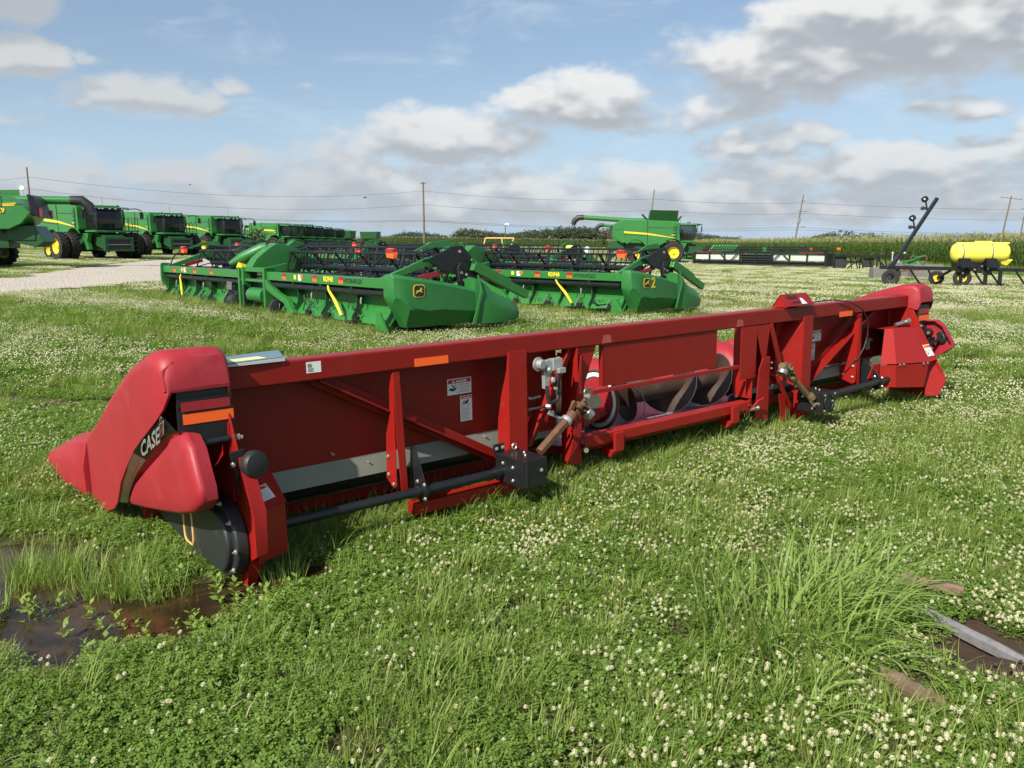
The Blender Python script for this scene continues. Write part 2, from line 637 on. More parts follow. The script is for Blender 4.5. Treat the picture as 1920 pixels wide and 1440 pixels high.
def axis(lim, near, d0, g):
    a = [0.0]
    d = d0
    while a[-1] < lim:
        if a[-1] > near:
            d *= g
        a.append(a[-1] + d)
    return np.array(a)


ax_ = axis(1500, 6, .06, 1.09)
xs = np.concatenate([-ax_[:0:-1], ax_])
ay_ = axis(2600, 8, .06, 1.09)
ys = np.concatenate([-axis(60, 1, .4, 1.3)[:0:-1], ay_])
XX, YY = np.meshgrid(xs, ys)
ZZ = hgt(XX, YY)
nx, ny = len(xs), len(ys)
me = bpy.data.meshes.new('ground')
I = np.arange(nx * ny).reshape(ny, nx)
F = np.stack([I[:-1, :-1], I[:-1, 1:], I[1:, 1:], I[1:, :-1]], -1).reshape(-1, 4)
me.from_pydata(np.stack([XX, YY, ZZ], -1).reshape(-1, 3).tolist(), [], F.tolist())
me.polygons.foreach_set('use_smooth', [True] * len(me.polygons))
gm = bpy.data.materials.new('meadow_soil')
gm.use_nodes = True
g = NG(gm.node_tree)
bs = gm.node_tree.nodes['Principled BSDF']
P_ = g.n('ShaderNodeNewGeometry').outputs['Position']
n1 = g.noise(P_, 0.9, 5, .6)
n2 = g.noise(P_, 14.0, 6, .7)
c_ = g.mix(g.smooth(n1, .42, .62), (0.075, 0.056, 0.032), (0.085, 0.095, 0.030))
c_ = g.mix(g.m('MULTIPLY', n2, .6), c_, (0.045, 0.050, 0.018))
ln = g.v('LENGTH', P_, None, 1)
far = g.smooth(ln, 14.0, 60.0)
pp = g.v('MULTIPLY', P_, (0.10, 0.33, 1.0))
st = g.noise(pp, 1.0, 5, .62)
st2 = g.noise(P_, 1.7, 6, .7)
turf = g.mix(st2, (0.14, 0.165, 0.050), (0.25, 0.265, 0.105))
turf = g.mix(g.smooth(st, .50, .72, 0, .75), turf, (0.36, 0.36, 0.20))
wet = g.smooth(g.v('DISTANCE', P_, (2.0, 3.1, 0.0), 1), .25, .75, 1.0, 0.0)
c_ = g.mix(wet, c_, g.mix(n2, (0.085, 0.058, 0.038), (0.045, 0.030, 0.020)))
c_ = g.mix(far, c_, turf)
gm.node_tree.links.new(c_, bs.inputs['Base Color'])
bs.inputs['Roughness'].default_value = .95
bs.inputs['Specular IOR Level'].default_value = .15
bn = g.n('ShaderNodeBump')
bn.inputs['Strength'].default_value = .8
bn.inputs['Distance'].default_value = .02
gm.node_tree.links.new(n2, bn.inputs['Height'])
gm.node_tree.links.new(bn.outputs[0], bs.inputs['Normal'])
me.materials.append(gm)
ground = bpy.data.objects.new('ground', me)
COL.objects.link(ground)
tag(ground, kind='structure')

# water standing in the hollow
wm = bpy.data.materials.new('muddy_water')
wm.use_nodes = True
g = NG(wm.node_tree)
bs = wm.node_tree.nodes['Principled BSDF']
P_ = g.n('ShaderNodeNewGeometry').outputs['Position']
wc = g.mix(g.smooth(g.noise(P_, 5, 5, .6), .4, .65), (0.026, 0.017, 0.008), (0.060, 0.036, 0.014))
wm.node_tree.links.new(wc, bs.inputs['Base Color'])
bs.inputs['Roughness'].default_value = .04
bs.inputs['IOR'].default_value = 1.33
bn = g.n('ShaderNodeBump')
bn.inputs['Strength'].default_value = .12
bn.inputs['Distance'].default_value = .01
wm.node_tree.links.new(g.noise(P_, 9, 3, .5), bn.inputs['Height'])
wm.node_tree.links.new(bn.outputs[0], bs.inputs['Normal'])
gx, gy = np.meshgrid(np.arange(-4.2, -.3, .03), np.arange(2.5, 5.0, .03))
kk = pud(gx, gy) > -.45
ii = np.arange(gx.size).reshape(gx.shape)
q = kk[:-1, :-1] & kk[1:, :-1] & kk[:-1, 1:] & kk[1:, 1:]
b = MB()
b.add([(u, v, WATER_Z) for u, v in zip(gx.ravel(), gy.ravel())], np.stack([ii[:-1, :-1][q], ii[:-1, 1:][q], ii[1:, 1:][q], ii[1:, :-1][q]], -1).tolist())
tag(b.build('puddle_water', wm, smooth=60), kind='structure')

# gravel track on the left
RD = [(-15.2, 21.0), (-14.2, 26), (-13.4, 31), (-12.6, 37), (-13.8, 52), (-17, 75), (-22, 110), (-30, 112), (-28.5, 80), (-25.8, 55), (-22.5, 40), (-19.4, 29.5), (-24, 22), (-36, 8), (-30, 4), (-20, 15)]


def inpoly(x, y, poly):
    x = np.asarray(x, float)
    y = np.asarray(y, float)
    c = np.zeros(np.shape(x), bool)
    n = len(poly)
    for i in range(n):
        x1, y1 = poly[i]
        x2, y2 = poly[(i + 1) % n]
        k = ((y1 > y) != (y2 > y)) & (x < (x2 - x1) * (y - y1) / (y2 - y1 + 1e-12) + x1)
        c ^= k
    return c


def draped(name, poly, m, lift, step):
    x0, x1 = min(p[0] for p in poly), max(p[0] for p in poly)
    y0, y1 = min(p[1] for p in poly), max(p[1] for p in poly)
    gx = np.arange(x0, x1, step)
    gy = np.arange(y0, y1, step)
    X, Y = np.meshgrid(gx, gy)
    wx = X + (fbm(X * .8, Y * .8, 81) - .5) * 1.6
    wy = Y + (fbm(X * .8, Y * .8, 87) - .5) * 1.6
    ok = inpoly(wx, wy, poly)
    Z = hgt(X, Y) + lift
    idx = np.arange(X.size).reshape(X.shape)
    q = ok[:-1, :-1] & ok[1:, :-1] & ok[:-1, 1:] & ok[1:, 1:]
    f = np.stack([idx[:-1, :-1][q], idx[:-1, 1:][q], idx[1:, 1:][q], idx[1:, :-1][q]], -1)
    me = bpy.data.meshes.new(name)
    me.from_pydata(np.stack([X, Y, Z], -1).reshape(-1, 3).tolist(), [], f.tolist())
    me.polygons.foreach_set('use_smooth', [True] * len(me.polygons))
    me.materials.append(m)
    o = bpy.data.objects.new(name, me)
    COL.objects.link(o)
    return o


gv = bpy.data.materials.new('pale_gravel')
gv.use_nodes = True
g = NG(gv.node_tree)
bs = gv.node_tree.nodes['Principled BSDF']
P_ = g.n('ShaderNodeNewGeometry').outputs['Position']
vo = g.n('ShaderNodeTexVoronoi')
vo.inputs['Scale'].default_value = 11
gv.node_tree.links.new(P_, vo.inputs['Vector'])
gc = g.mix(g.noise(P_, .5, 5, .65), (0.46, 0.41, 0.34), (0.66, 0.61, 0.54))
gc = g.mix(g.m('MULTIPLY', g.noise(P_, 7.0, 4, .8), .9), gc, (0.36, 0.31, 0.25))
gc = g.mix(.45, gc, g.mix(1.0, vo.outputs['Color'], (0.9, 0.86, 0.78), 'MULTIPLY'), 'SOFT_LIGHT')
gv.node_tree.links.new(gc, bs.inputs['Base Color'])
bs.inputs['Roughness'].default_value = .95
bn = g.n('ShaderNodeBump')
bn.inputs['Strength'].default_value = 1.0
bn.inputs['Distance'].default_value = .05
gv.node_tree.links.new(vo.outputs['Distance'], bn.inputs['Height'])
gv.node_tree.links.new(bn.outputs[0], bs.inputs['Normal'])
tag(draped('gravel_road', RD, gv, .03, .4), kind='structure')

# ================================================================ ground cover
M['clov'] = leafmat('clover_leaf', (0.092, 0.172, 0.022), (0.205, 0.300, 0.055), tr=.36, scale=1.1)
M['grass'] = leafmat('grass_blade', (0.140, 0.205, 0.032), (0.27, 0.345, 0.080), tr=.35, scale=.8, dry=(0.42, 0.38, 0.20))
M['lush'] = leafmat('lush_grass_blade', (0.15, 0.235, 0.05), (0.30, 0.40, 0.10), tr=.35, scale=2.0, dry=(0.25, 0.27, 0.10))
M['petal'] = leafmat('clover_petal', (0.60, 0.56, 0.38), (0.76, 0.74, 0.56), tr=.25, scale=3, dry=(0.42, 0.30, 0.18))
M['ybud'] = leafmat('yellow_petal', (0.75, 0.55, 0.03), (0.8, 0.65, 0.06), tr=.2)
M['weed'] = leafmat('weed_leaf', (0.15, 0.25, 0.04), (0.28, 0.38, 0.08), tr=.35)


def mesh_np(name, V, F, mats, mi=None):
    me = bpy.data.meshes.new(name)
    me.from_pydata([tuple(p) for p in V], [], F)
    for m in mats:
        me.materials.append(m)
    if mi is not None:
        me.polygons.foreach_set('material_index', mi)
    me.polygons.foreach_set('use_smooth', [True] * len(me.polygons))
    return bpy.data.objects.new(name, me)


def rz_(a):
    c, s = math.cos(a), math.sin(a)
    return np.array([[c, -s, 0], [s, c, 0], [0, 0, 1]])


def blades(V, F, cx, cy, n, rad, l0, l1, w0, w1, lean, seg, rg, droop=1.0):
    for _ in range(n):
        a = rg.uniform(0, 6.283)
        r = rad * math.sqrt(rg.uniform())
        px, py = cx + r * math.cos(a), cy + r * math.sin(a)
        L = rg.uniform(l0, l1)
        w = rg.uniform(w0, w1)
        h = a + rg.normal() * .9
        d = np.array([math.cos(h), math.sin(h)])
        s = np.array([-d[1], d[0]])
        th = abs(rg.normal()) * lean + .05
        p = np.array([px, py, -.01])
        base = len(V)
        for k in range(seg + 1):
            t = k / seg
            ww = w * (1 - t ** 1.6) * .5 + .0003
            V.append((p[0] - s[0] * ww, p[1] - s[1] * ww, p[2]))
            V.append((p[0] + s[0] * ww, p[1] + s[1] * ww, p[2] + w * .15))
            tt = th + t * t * droop * (lean + .35)
            p = p + np.array([d[0] * math.sin(tt), d[1] * math.sin(tt), math.cos(tt)]) * L / seg
        for k in range(seg):
            q = base + 2 * k
            F.append((q, q + 1, q + 3, q + 2))


def leaf3(V, F, p, h, L, rg, tilt=.35):
    a0 = rg.uniform(0, 6.28)
    tx, ty = rg.normal() * tilt, rg.normal() * tilt
    for k in range(3):
        a = a0 + k * 2.094 + rg.normal() * .12
        l = L * rg.uniform(.85, 1.1)
        ca, sa = math.cos(a), math.sin(a)
        base = len(V)
        for u, v, w in ((.06, 0, 0), (.6, .42, .14), (.97, .27, .10), (.86, 0, -.02), (.97, -.27, .10), (.6, -.42, .14)):
            x = (u * ca - v * sa) * l
            y = (u * sa + v * ca) * l
            z = (w - u * .12) * l + x * tx + y * ty
            V.append((p[0] + x, p[1] + y, h + z))
        F.append((base, base + 1, base + 2, base + 3))
        F.append((base, base + 3, base + 4, base + 5))


def clover_patch(name, rad, n, L, h0, h1, rg):
    V, F = [], []
    for _ in range(n):
        a = rg.uniform(0, 6.283)
        r = rad * math.sqrt(rg.uniform())
        e = 1 - .45 * (r / rad) ** 2
        leaf3(V, F, (r * math.cos(a), r * math.sin(a)), rg.uniform(h0, h1) * e, rg.uniform(*L), rg)
    return mesh_np(name, V, F, [M['clov']])


def grass_tuft(name, rad, n, l0, l1, w0, w1, lean, seg, rg, m='grass', droop=1.0):
    V, F = [], []
    blades(V, F, 0, 0, n, rad, l0, l1, w0, w1, lean, seg, rg, droop)
    return mesh_np(name, V, F, [M[m]])


def flower(name, rg, n=34, r=.0088, stem=True, brown=0):
    V, F, mi = [], [], []
    h = rg.uniform(.055, .105)
    lx, ly = rg.normal() * .012, rg.normal() * .012
    c = np.array([lx, ly, h])
    for i in range(n):
        z = 1 - (i + .5) / n * 1.75
        if z < -.75:
            break
        a = i * 2.39996
        q = math.sqrt(max(0, 1 - z * z))
        d = np.array([q * math.cos(a), q * math.sin(a), z])
        t = np.cross(d, [0, 0, 1.])
        t /= np.linalg.norm(t) + 1e-6
        u = np.cross(t, d)
        k = r * rg.uniform(.85, 1.25) * (1 - .25 * (z < -.2))
        w = r * .30
        base = len(V)
        o = c + d * r * .35
        e = c + d * k * 1.15 + u * w * .6
        mid = c + d * k * .8
        V += [tuple(o), tuple(mid + t * w), tuple(e), tuple(mid - t * w)]
        F.append((base, base + 1, base + 2, base + 3))
        mi.append(0)
    # core
    base = len(V)
    k = r * .72
    V += [tuple(c + np.array(p) * k) for p in ((1, 0, 0), (0, 1, 0), (-1, 0, 0), (0, -1, 0), (0, 0, 1.1), (0, 0, -.8))]
    for a, b_ in ((0, 1), (1, 2), (2, 3), (3, 0)):
        F += [(base + a, base + b_, base + 4), (base + b_, base + a, base + 5)]
        mi += [0, 0]
    if stem:
        base = len(V)
        w = .0011
        V += [(-w, 0, -.01), (w, 0, -.01), (c[0] + w, c[1], c[2] - r * .6), (c[0] - w, c[1], c[2] - r * .6), (0, -w, -.01), (0, w, -.01), (c[0], c[1] + w, c[2] - r * .6), (c[0], c[1] - w, c[2] - r * .6)]
        F += [(base, base + 1, base + 2, base + 3), (base + 4, base + 5, base + 6, base + 7)]
        mi += [1, 1]
    return mesh_np(name, V, F, [M['petal'], M['grass']], mi)


def lumps(name, rg, n, rad, r, h0=.05, h1=.12):
    V, F = [], []
    for _ in range(n):
        a = rg.uniform(0, 6.283)
        q = rad * math.sqrt(rg.uniform())
        c = np.array([q * math.cos(a), q * math.sin(a), rg.uniform(h0, h1)])
        base = len(V)
        k = r * rg.uniform(.8, 1.25)
        b = rg.uniform(0, 1.5)
        V += [tuple(c + k * np.array(p)) for p in ((math.cos(b), math.sin(b), 0), (-math.sin(b), math.cos(b), 0), (-math.cos(b), -math.sin(b), 0), (math.sin(b), -math.cos(b), 0), (0, 0, .95), (0, 0, -.6))]
        for a_, b_ in ((0, 1), (1, 2), (2, 3), (3, 0)):
            F += [(base + a_, base + b_, base + 4), (base + b_, base + a_, base + 5)]
    return mesh_np(name, V, F, [M['petal']])


def seedling(name, rg):
    V, F = [], []
    h = 0.0
    for lev in range(4):
        h += rg.uniform(.02, .03)
        for s in range(2):
            a = lev * 1.57 + s * 3.14 + rg.normal() * .2
            L = (.045 - .006 * lev) * rg.uniform(.8, 1.1)
            w = L * .33
            d = np.array([math.cos(a), math.sin(a), .55 + lev * .2])
            t = np.array([-math.sin(a), math.cos(a), 0])
            base = len(V)
            o = np.array([0, 0, h])
            for u, v in ((0, 0), (.45, 1), (1, 0), (.45, -1)):
                V.append(tuple(o + d * L * u + t * w * v + np.array([0, 0, -.012 * u * u])))
            F.append((base, base + 1, base + 2, base + 3))
    base = len(V)
    V += [(-.002, 0, -.03), (.002, 0, -.03), (.001, 0, h), (-.001, 0, h)]
    F.append((base, base + 1, base + 2, base + 3))
    return mesh_np(name, V, F, [M['weed']])


def scatter(name, protos, pts, yaw, scl, idx, label=None, cat=None, tilt=.0, parent=None):
    pc = bpy.data.collections.new(name + '_kinds')
    for i, p in enumerate(protos):
        p.name = '%s_kind_%02d' % (name, i)
        pc.objects.link(p)
    n = len(pts)
    me = bpy.data.meshes.new(name)
    me.vertices.add(n)
    me.vertices.foreach_set('co', np.asarray(pts, np.float32).ravel())
    rot = np.zeros((n, 3), np.float32)
    if tilt:
        rot[:, 0] = rng.normal(size=n) * tilt
        rot[:, 1] = rng.normal(size=n) * tilt
    rot[:, 2] = yaw
    a = me.attributes.new('rot', 'FLOAT_VECTOR', 'POINT')
    a.data.foreach_set('vector', rot.ravel())
    a = me.attributes.new('scl', 'FLOAT', 'POINT')
    a.data.foreach_set('value', np.asarray(scl, np.float32))
    a = me.attributes.new('idx', 'INT', 'POINT')
    a.data.foreach_set('value', np.asarray(idx, np.int32))
    o = bpy.data.objects.new(name, me)
    COL.objects.link(o)
    t = bpy.data.node_groups.new(name, 'GeometryNodeTree')
    t.interface.new_socket('Geometry', in_out='INPUT', socket_type='NodeSocketGeometry')
    t.interface.new_socket('Geometry', in_out='OUTPUT', socket_type='NodeSocketGeometry')
    gi, go = t.nodes.new('NodeGroupInput'), t.nodes.new('NodeGroupOutput')
    ip = t.nodes.new('GeometryNodeInstanceOnPoints')
    ci = t.nodes.new('GeometryNodeCollectionInfo')
    ci.inputs['Collection'].default_value = pc
    ci.inputs['Separate Children'].default_value = True
    ci.inputs['Reset Children'].default_value = True
    L = t.links.new
    L(gi.outputs[0], ip.inputs['Points'])
    L(ci.outputs[0], ip.inputs['Instance'])
    ip.inputs['Pick Instance'].default_value = True
    for nm, ty, sk in (('idx', 'INT', 'Instance Index'), ('rot', 'FLOAT_VECTOR', 'Rotation'), ('scl', 'FLOAT', 'Scale')):
        q = t.nodes.new('GeometryNodeInputNamedAttribute')
        q.data_type = ty
        q.inputs['Name'].default_value = nm
        L(q.outputs[0], ip.inputs[sk])
    L(ip.outputs[0], go.inputs[0])
    md = o.modifiers.new('scatter', 'NODES')
    md.node_group = t
    if label:
        tag(o, label, cat, kind='stuff')
    return o


# where things grow --------------------------------------------------
def wedge(y0, y1, dens, seed, tw=.74, m=2.8, x0=None):
    rg = np.random.default_rng(seed)
    W_ = tw * y1 + m
    n = int((y1 - y0) * 2 * W_ * dens)
    x = rg.uniform(-W_, W_, n)
    y = rg.uniform(y0, y1, n)
    k = np.abs(x) < tw * y + m
    return x[k], y[k], rg


def grassy(x, y):
    """0 = clover carpet, 1 = pure grass"""
    g_ = fbm(x * .9 + 3, y * .9, 21)
    r = np.sqrt(x * x + y * y)
    v = sstep(.42, .62, g_)
    v = np.maximum(v, .9 * sstep(.5, -.9, x + (y - 3.2) * .25) * (y < 4.4) * sstep(.36, .55, g_ + .06))
    v = np.maximum(v, np.exp(-(((x - 1.25) / .75) ** 2 + ((y - 3.35) / .6) ** 2)))
    v = np.maximum(v, 1.0 * np.exp(-(((x - 2.5) / 1.2) ** 2 + ((y - 4.35) / .9) ** 4)))
    band = np.exp(-((y - 12.2 + .30 * x + (fbm(x * .5, y * .5, 9) - .5) * 2.5) / 1.7) ** 2)
    return np.clip(np.maximum(v, band * .9), 0, 1)


def bloom(x, y):
    n = fbm(x * .8, y * .8, 33)
    n2 = fbm(x * 2.6, y * 2.6, 37)
    v = sstep(.26, .64, .55 * n + .45 * n2) * (1 - .62 * grassy(x, y))
    v = v * (.3 + .7 * sstep(-.9, .6, x + (y - 3.0) * .35)) * np.where((y < 5.2) & (x < -.6), .25, 1)
    # mower swaths on the right-hand field
    sw = .5 + .5 * np.sin((y * .83 + x * .62 + 1.6 * fbm(x * .12, y * .12, 44)) * 1.25)
    rr = sstep(9, 16, np.sqrt(x * x + y * y))
    v = v * (1 - rr) + rr * np.clip(v * .45 + .75 * sstep(.35, .85, sw) * sstep(.3, .6, n + .12), 0, 1)
    return np.clip(v, 0, 1)


def bare(x, y):
    """little worn spots of soil"""
    v = np.zeros_like(x)
    for a, b_, ra, rb in ((.72, 3.2, .17, .12), (2.0, 3.12, .26, .42), (1.84, 2.95, .3, .2), (1.49, 2.72, .19, .20), (2.02, 3.62, .24, .16), (-.25, 4.72, .45, .10), (1.9, 4.5, .25, .1), (2.9, 5.1, .4, .1), (-4.4, 8.4, 1.6, .22), (-5.6, 8.6, 1.0, .2)):
        v = np.maximum(v, 1 - ((x - a) / ra) ** 2 - ((y - b_) / rb) ** 2)
    return v + (fbm(x * 6, y * 6, 71) - .5) * .8


def keep(x, y, road=True):
    k = (pud(x, y) < .04) & (bare(x, y) < .42)
    k &= (((x + 1.38) / .26) ** 2 + ((y - 3.74) / .20) ** 2 > 1)
    if road:
        k &= ~inpoly(x, y, RD)
    return k


rg0 = np.random.default_rng(1)
cl_p = [clover_patch('c', .13, 185, (.0092, .0140), .012, .068, rg0) for _ in range(4)]
gr_p = [grass_tuft('g', .07, 36, .06, .16, .0028, .0056, .42, 4, rg0) for _ in range(4)] + [grass_tuft('g', .09, 26, .10, .24, .004, .008, .55, 5, rg0) for _ in range(2)]
fl_p = [flower('f', rg0, 36, rg0.uniform(.0088, .0112)) for _ in range(6)]

X, Y, G_ = [], [], []
# clover, near
x, y, rg = wedge(1.7, 9, 86, 2)
k = keep(x, y) & (rg.uniform(size=len(x)) < 1 - .40 * grassy(x, y))
x, y = x[k], y[k]
x2, y2, rg = wedge(9, 19, 20, 3)
k = keep(x2, y2) & (rg.uniform(size=len(x2)) < 1 - .8 * grassy(x2, y2))
x2, y2 = x2[k], y2[k]
ax, ay = np.concatenate([x, x2]), np.concatenate([y, y2])
sc = np.concatenate([rg.uniform(.8, 1.25, len(x)), rg.uniform(1.3, 1.9, len(x2))])
scatter('clover', cl_p, np.stack([ax, ay, hgt(ax, ay)], -1), rg.uniform(0, 6.28, len(ax)), sc, rg.integers(0, 4, len(ax)),
        'low carpet of green clover leaves over the lot', 'clover', tilt=.05)

# grass, near and middle
x, y, rg = wedge(1.7, 9, 135, 5)
gg = grassy(x, y)
k = keep(x, y) & (rg.uniform(size=len(x)) < .16 + .84 * gg)
x, y, gg = x[k], y[k], gg[k]
x2, y2, rg = wedge(9, 22, 34, 6)
g2 = grassy(x2, y2)
k = keep(x2, y2) & (rg.uniform(size=len(x2)) < .30 + .7 * g2)
x2, y2, g2 = x2[k], y2[k], g2[k]
# tall fringe the mower leaves along machines and round the puddle
fx, fy = [], []
ca, sa = .7789, .6271
for _ in range(1500):
    u = rg.uniform(-.5, 7.4)
    v = rg.normal() * .16 + .12
    fx.append(-1.124 + ca * u - sa * v)
    fy.append(4.225 + sa * u + ca * v)
for _ in range(900):
    a = rg.uniform(0, 12.2)
    v = rg.normal() * .35 - .1
    fx.append(-2.2 - .66 * a + .75 * v)
    fy.append(14.1 + .72 * a + .66 * v)
for _ in range(900):
    a = rg.uniform(0, 12.2)
    v = rg.normal() * .35 - .1
    fx.append(2.9 - .73 * a + .68 * v)
    fy.append(18.0 + .68 * a + .73 * v)
fx, fy = np.array(fx), np.array(fy)
k = keep(fx, fy)
fx, fy = fx[k], fy[k]
ax = np.concatenate([x, x2, fx])
ay = np.concatenate([y, y2, fy])
far_f = fy > 10
sc = np.concatenate([rg.uniform(.45, .95, len(x)) * (.75 + .35 * gg), rg.uniform(.8, 1.35, len(x2)) * (.75 + .35 * g2), np.where(far_f, rg.uniform(1.0, 1.7, len(fx)), rg.uniform(.55, 1.05, len(fx)))])
sc = sc * np.where((ax < -1.2) & (ay < 3.4) & (ay > 2.9), .62, 1)
ii = rg.integers(0, 6, len(ax))
scatter('grass', gr_p, np.stack([ax, ay, hgt(ax, ay)], -1), rg.uniform(0, 6.28, len(ax)), sc, ii, 'short mown grass growing through the clover', 'grass', tilt=.08)

# far turf
tf = [grass_tuft('t', .55, 170, .05, .15, .012, .026, .4, 2, rg0) for _ in range(3)]
x, y, rg = wedge(20, 75, 1.9, 7, m=3)
k = keep(x, y)
x, y = x[k], y[k]
x3, y3, rg = wedge(75, 140, .5, 8, m=3)
ax, ay = np.concatenate([x, x3]), np.concatenate([y, y3])
sc = np.concatenate([rg.uniform(.7, 1.1, len(x)), rg.uniform(1.2, 1.8, len(x3))])
scatter('distant_turf', tf, np.stack([ax, ay, hgt(ax, ay)], -1), rg.uniform(0, 6.28, len(ax)), sc, rg.integers(0, 3, len(ax)),
        'mown turf stretching back towards the crop', 'turf')

# flowers
x, y, rg = wedge(1.8, 8.5, 2300, 12)
k = keep(x, y) & (rg.uniform(size=len(x)) < bloom(x, y))
x, y = x[k], y[k]
scatter('clover_flowers', fl_p, np.stack([x, y, hgt(x, y)], -1), rg.uniform(0, 6.28, len(x)), rg.uniform(.52, .86, len(x)), rg.integers(0, 6, len(x)),
        'white clover blossoms sprinkled over the near green', 'flowers', tilt=.12)
lu = [lumps('l', rg0, 13, .18, .0105) for _ in range(4)]
x, y, rg = wedge(8.3, 24, 50, 13)
k = keep(x, y) & (rg.uniform(size=len(x)) < bloom(x, y))
x, y = x[k], y[k]
lu2 = [lumps('m', rg0, 55, .6, .018, .05, .13) for _ in range(4)]
x2, y2, rg = wedge(23, 95, 2.7, 14, m=3)
k = keep(x2, y2) & (rg.uniform(size=len(x2)) < bloom(x2, y2))
x2, y2 = x2[k], y2[k]
ax, ay = np.concatenate([x, x2]), np.concatenate([y, y2])
ii = np.concatenate([rg.integers(0, 4, len(x)), rg.integers(4, 8, len(x2))])
scatter('distant_clover_flowers', lu + lu2, np.stack([ax, ay, hgt(ax, ay)], -1), rg.uniform(0, 6.28, len(ax)), rg.uniform(.8, 1.2, len(ax)), ii,
        'pale clover bloom in drifts across the farther lot', 'flowers')

# yellow specks low in the clover
x, y, rg = wedge(3, 5.5, 60, 15)
k = keep(x, y) & (fbm(x * 2, y * 2, 91) > .60) & (x > -.6) & (x < 1.6)
x, y = x[k], y[k]
yb = lumps('y', rg0, 3, .03, .0038, .05, .09)
yb.data.materials.clear()
yb.data.materials.append(M['ybud'])
scatter('yellow_wildflowers', [yb], np.stack([x, y, hgt(x, y)], -1), rg.uniform(0, 6.28, len(x)), rg.uniform(.8, 1.3, len(x)), np.zeros(len(x)),
        'tiny yellow blossoms low among the clover', 'flowers')

# marsh growth in the puddle
mg = [grass_tuft('m', .09, 26, .12, .27, .004, .008, .28, 5, rg0, 'lush', .8) for _ in range(3)] + [seedling('s', rg0) for _ in range(4)]
pts = []
for _ in range(1500):
    px, py = rg0.uniform(-3.6, -.8), rg0.uniform(2.8, 4.7)
    d = float(pud(px, py))
    f = float(fbm(px * 3, py * 3, 61))
    if -.05 < d and f > .52 and (py > 3.45 or d < .25) and not (-2.3 < px < -1.2 and 2.9 < py < 3.62) and rg0.uniform() < .6:
        pts.append((px, py, -.07, rg0.uniform(.45, .9), rg0.integers(0, 3)))
for _ in range(260):
    px, py = rg0.uniform(-3.0, -1.0), rg0.uniform(2.85, 3.8)
    d = float(pud(px, py))
    if d > -.4 and fbm(px * 4, py * 4, 66) > .5:
        pts.append((px, py, hz(px, py), rg0.uniform(.7, 1.25), rg0.integers(3, 7)))
pts = np.array(pts)
scatter('marsh_plants', mg, pts[:, :3], rg0.uniform(0, 6.28, len(pts)), pts[:, 3], pts[:, 4], 'upright grass and seedlings sprouting in the puddle', 'marsh plants', tilt=.08)


# dead thatch and clods on the bare spots
M['clump'] = leafmat('clump_blade', (0.13, 0.215, 0.045), (0.27, 0.37, 0.085), tr=.35, scale=2.0, dry=(0.30, 0.29, 0.12))
M['straw'] = leafmat('dead_straw', (0.24, 0.19, 0.11), (0.42, 0.35, 0.22), tr=.15)
M['soil'] = mat('damp_soil', (0.070, 0.050, 0.032), .95, var=.35, vscale=40, spec=.2)
_th = [grass_tuft('th', .10, 22, .05, .14, .0018, .004, 1.5, 3, rg0, 'straw') for _ in range(3)]
_cl = []
for _ in range(3):
    _c = lumps('cl', rg0, 10, .10, .010, .0, .008)
    _c.data.materials.clear()
    _c.data.materials.append(M['soil'])
    _cl.append(_c)
x, y, rg = wedge(1.8, 10, 60, 77)
bb_ = bare(x, y)
k = ((bb_ > .15) | ((rg.uniform(size=len(x)) < .07) & (bb_ > -2))) & (pud(x, y) < 0)
x, y = x[k], y[k]
scatter('thatch', _th + _cl, np.stack([x, y, hgt(x, y) + .006], -1), rg.uniform(0, 6.28, len(x)), rg.uniform(.7, 1.3, len(x)), rg.integers(0, 6, len(x)), 'dead straw and clods on the worn spots', 'thatch', tilt=.1)


# big coarse grass clump
def clump(name, cx, cy, n, rad, l0, l1, w0, w1, lean, seed, label):
    rg = np.random.default_rng(seed)
    V, F = [], []
    blades(V, F, 0, 0, n, rad, l0, l1, w0, w1, lean, 8, rg, 1.5)
    o = mesh_np(name, V, F, [M['clump']])
    COL.objects.link(o)
    o.location = (cx, cy, hz(cx, cy))
    return tag(o, label, 'grass clump', 'coarse grass clumps in the foreground')


clump('grass_clump', 1.18, 3.20, 520, .36, .20, .50, .007, .0155, .75, 41, 'large arching clump of long green grass beside the grey plank')
clump('grass_clump', 1.55, 3.60, 320, .32, .18, .48, .006, .0125, .80, 42, 'looser grass clump behind the large arching one')
clump('grass_clump', .98, 2.62, 55, .14, .12, .32, .006, .013, .8, 43, 'small low grass clump nearest the bottom edge, left of the rotten wood')

# timber lying in the grass
def plank(name, a, b_, w, t, m, label, rough=.012, seed=1):
    rg = np.random.default_rng(seed)
    B = MB()
    n = 12
    a, b_ = Vector(a), Vector(b_)
    d = (b_ - a).normalized()
    s = d.cross(Vector((0, 0, 1))).normalized()
    rings = []
    for i in range(n + 1):
        p = a.lerp(b_, i / n)
        ww = w * (.5 + .04 * rg.normal()) * (.65 if i in (0, n) else 1)
        tt = t * (1 + rough * 12 * rg.normal() * .4)
        rings.append([p + s * ww, p + s * ww + Vector((0, 0, tt * .8)), p + s * ww * .4 + Vector((0, 0, tt * (1 + .1 * rg.normal()))), p - s * ww * .5 + Vector((0, 0, tt)),
                      p - s * ww + Vector((0, 0, tt * .75)), p - s * ww])
    B.loft(rings)
    o = B.build(name, m, smooth=25)
    return tag(o, label, 'wood')


plank('wooden_plank', (1.80, 3.55, -.018), (2.10, 2.78, -.016), .046, .045, M['wood'], 'long grey weathered plank half hidden in the grass', seed=3)
plank('wood_scrap', (1.43, 2.86, .006), (1.55, 2.62, .006), .058, .034, M['bark'], 'short rotten brown piece of wood below the grass clump', .03, 4)
plank('wood_scrap', (1.90, 3.72, .006), (2.14, 3.56, .006), .06, .040, M['bark'], 'pale flat piece of wood behind the grey plank', .02, 6)


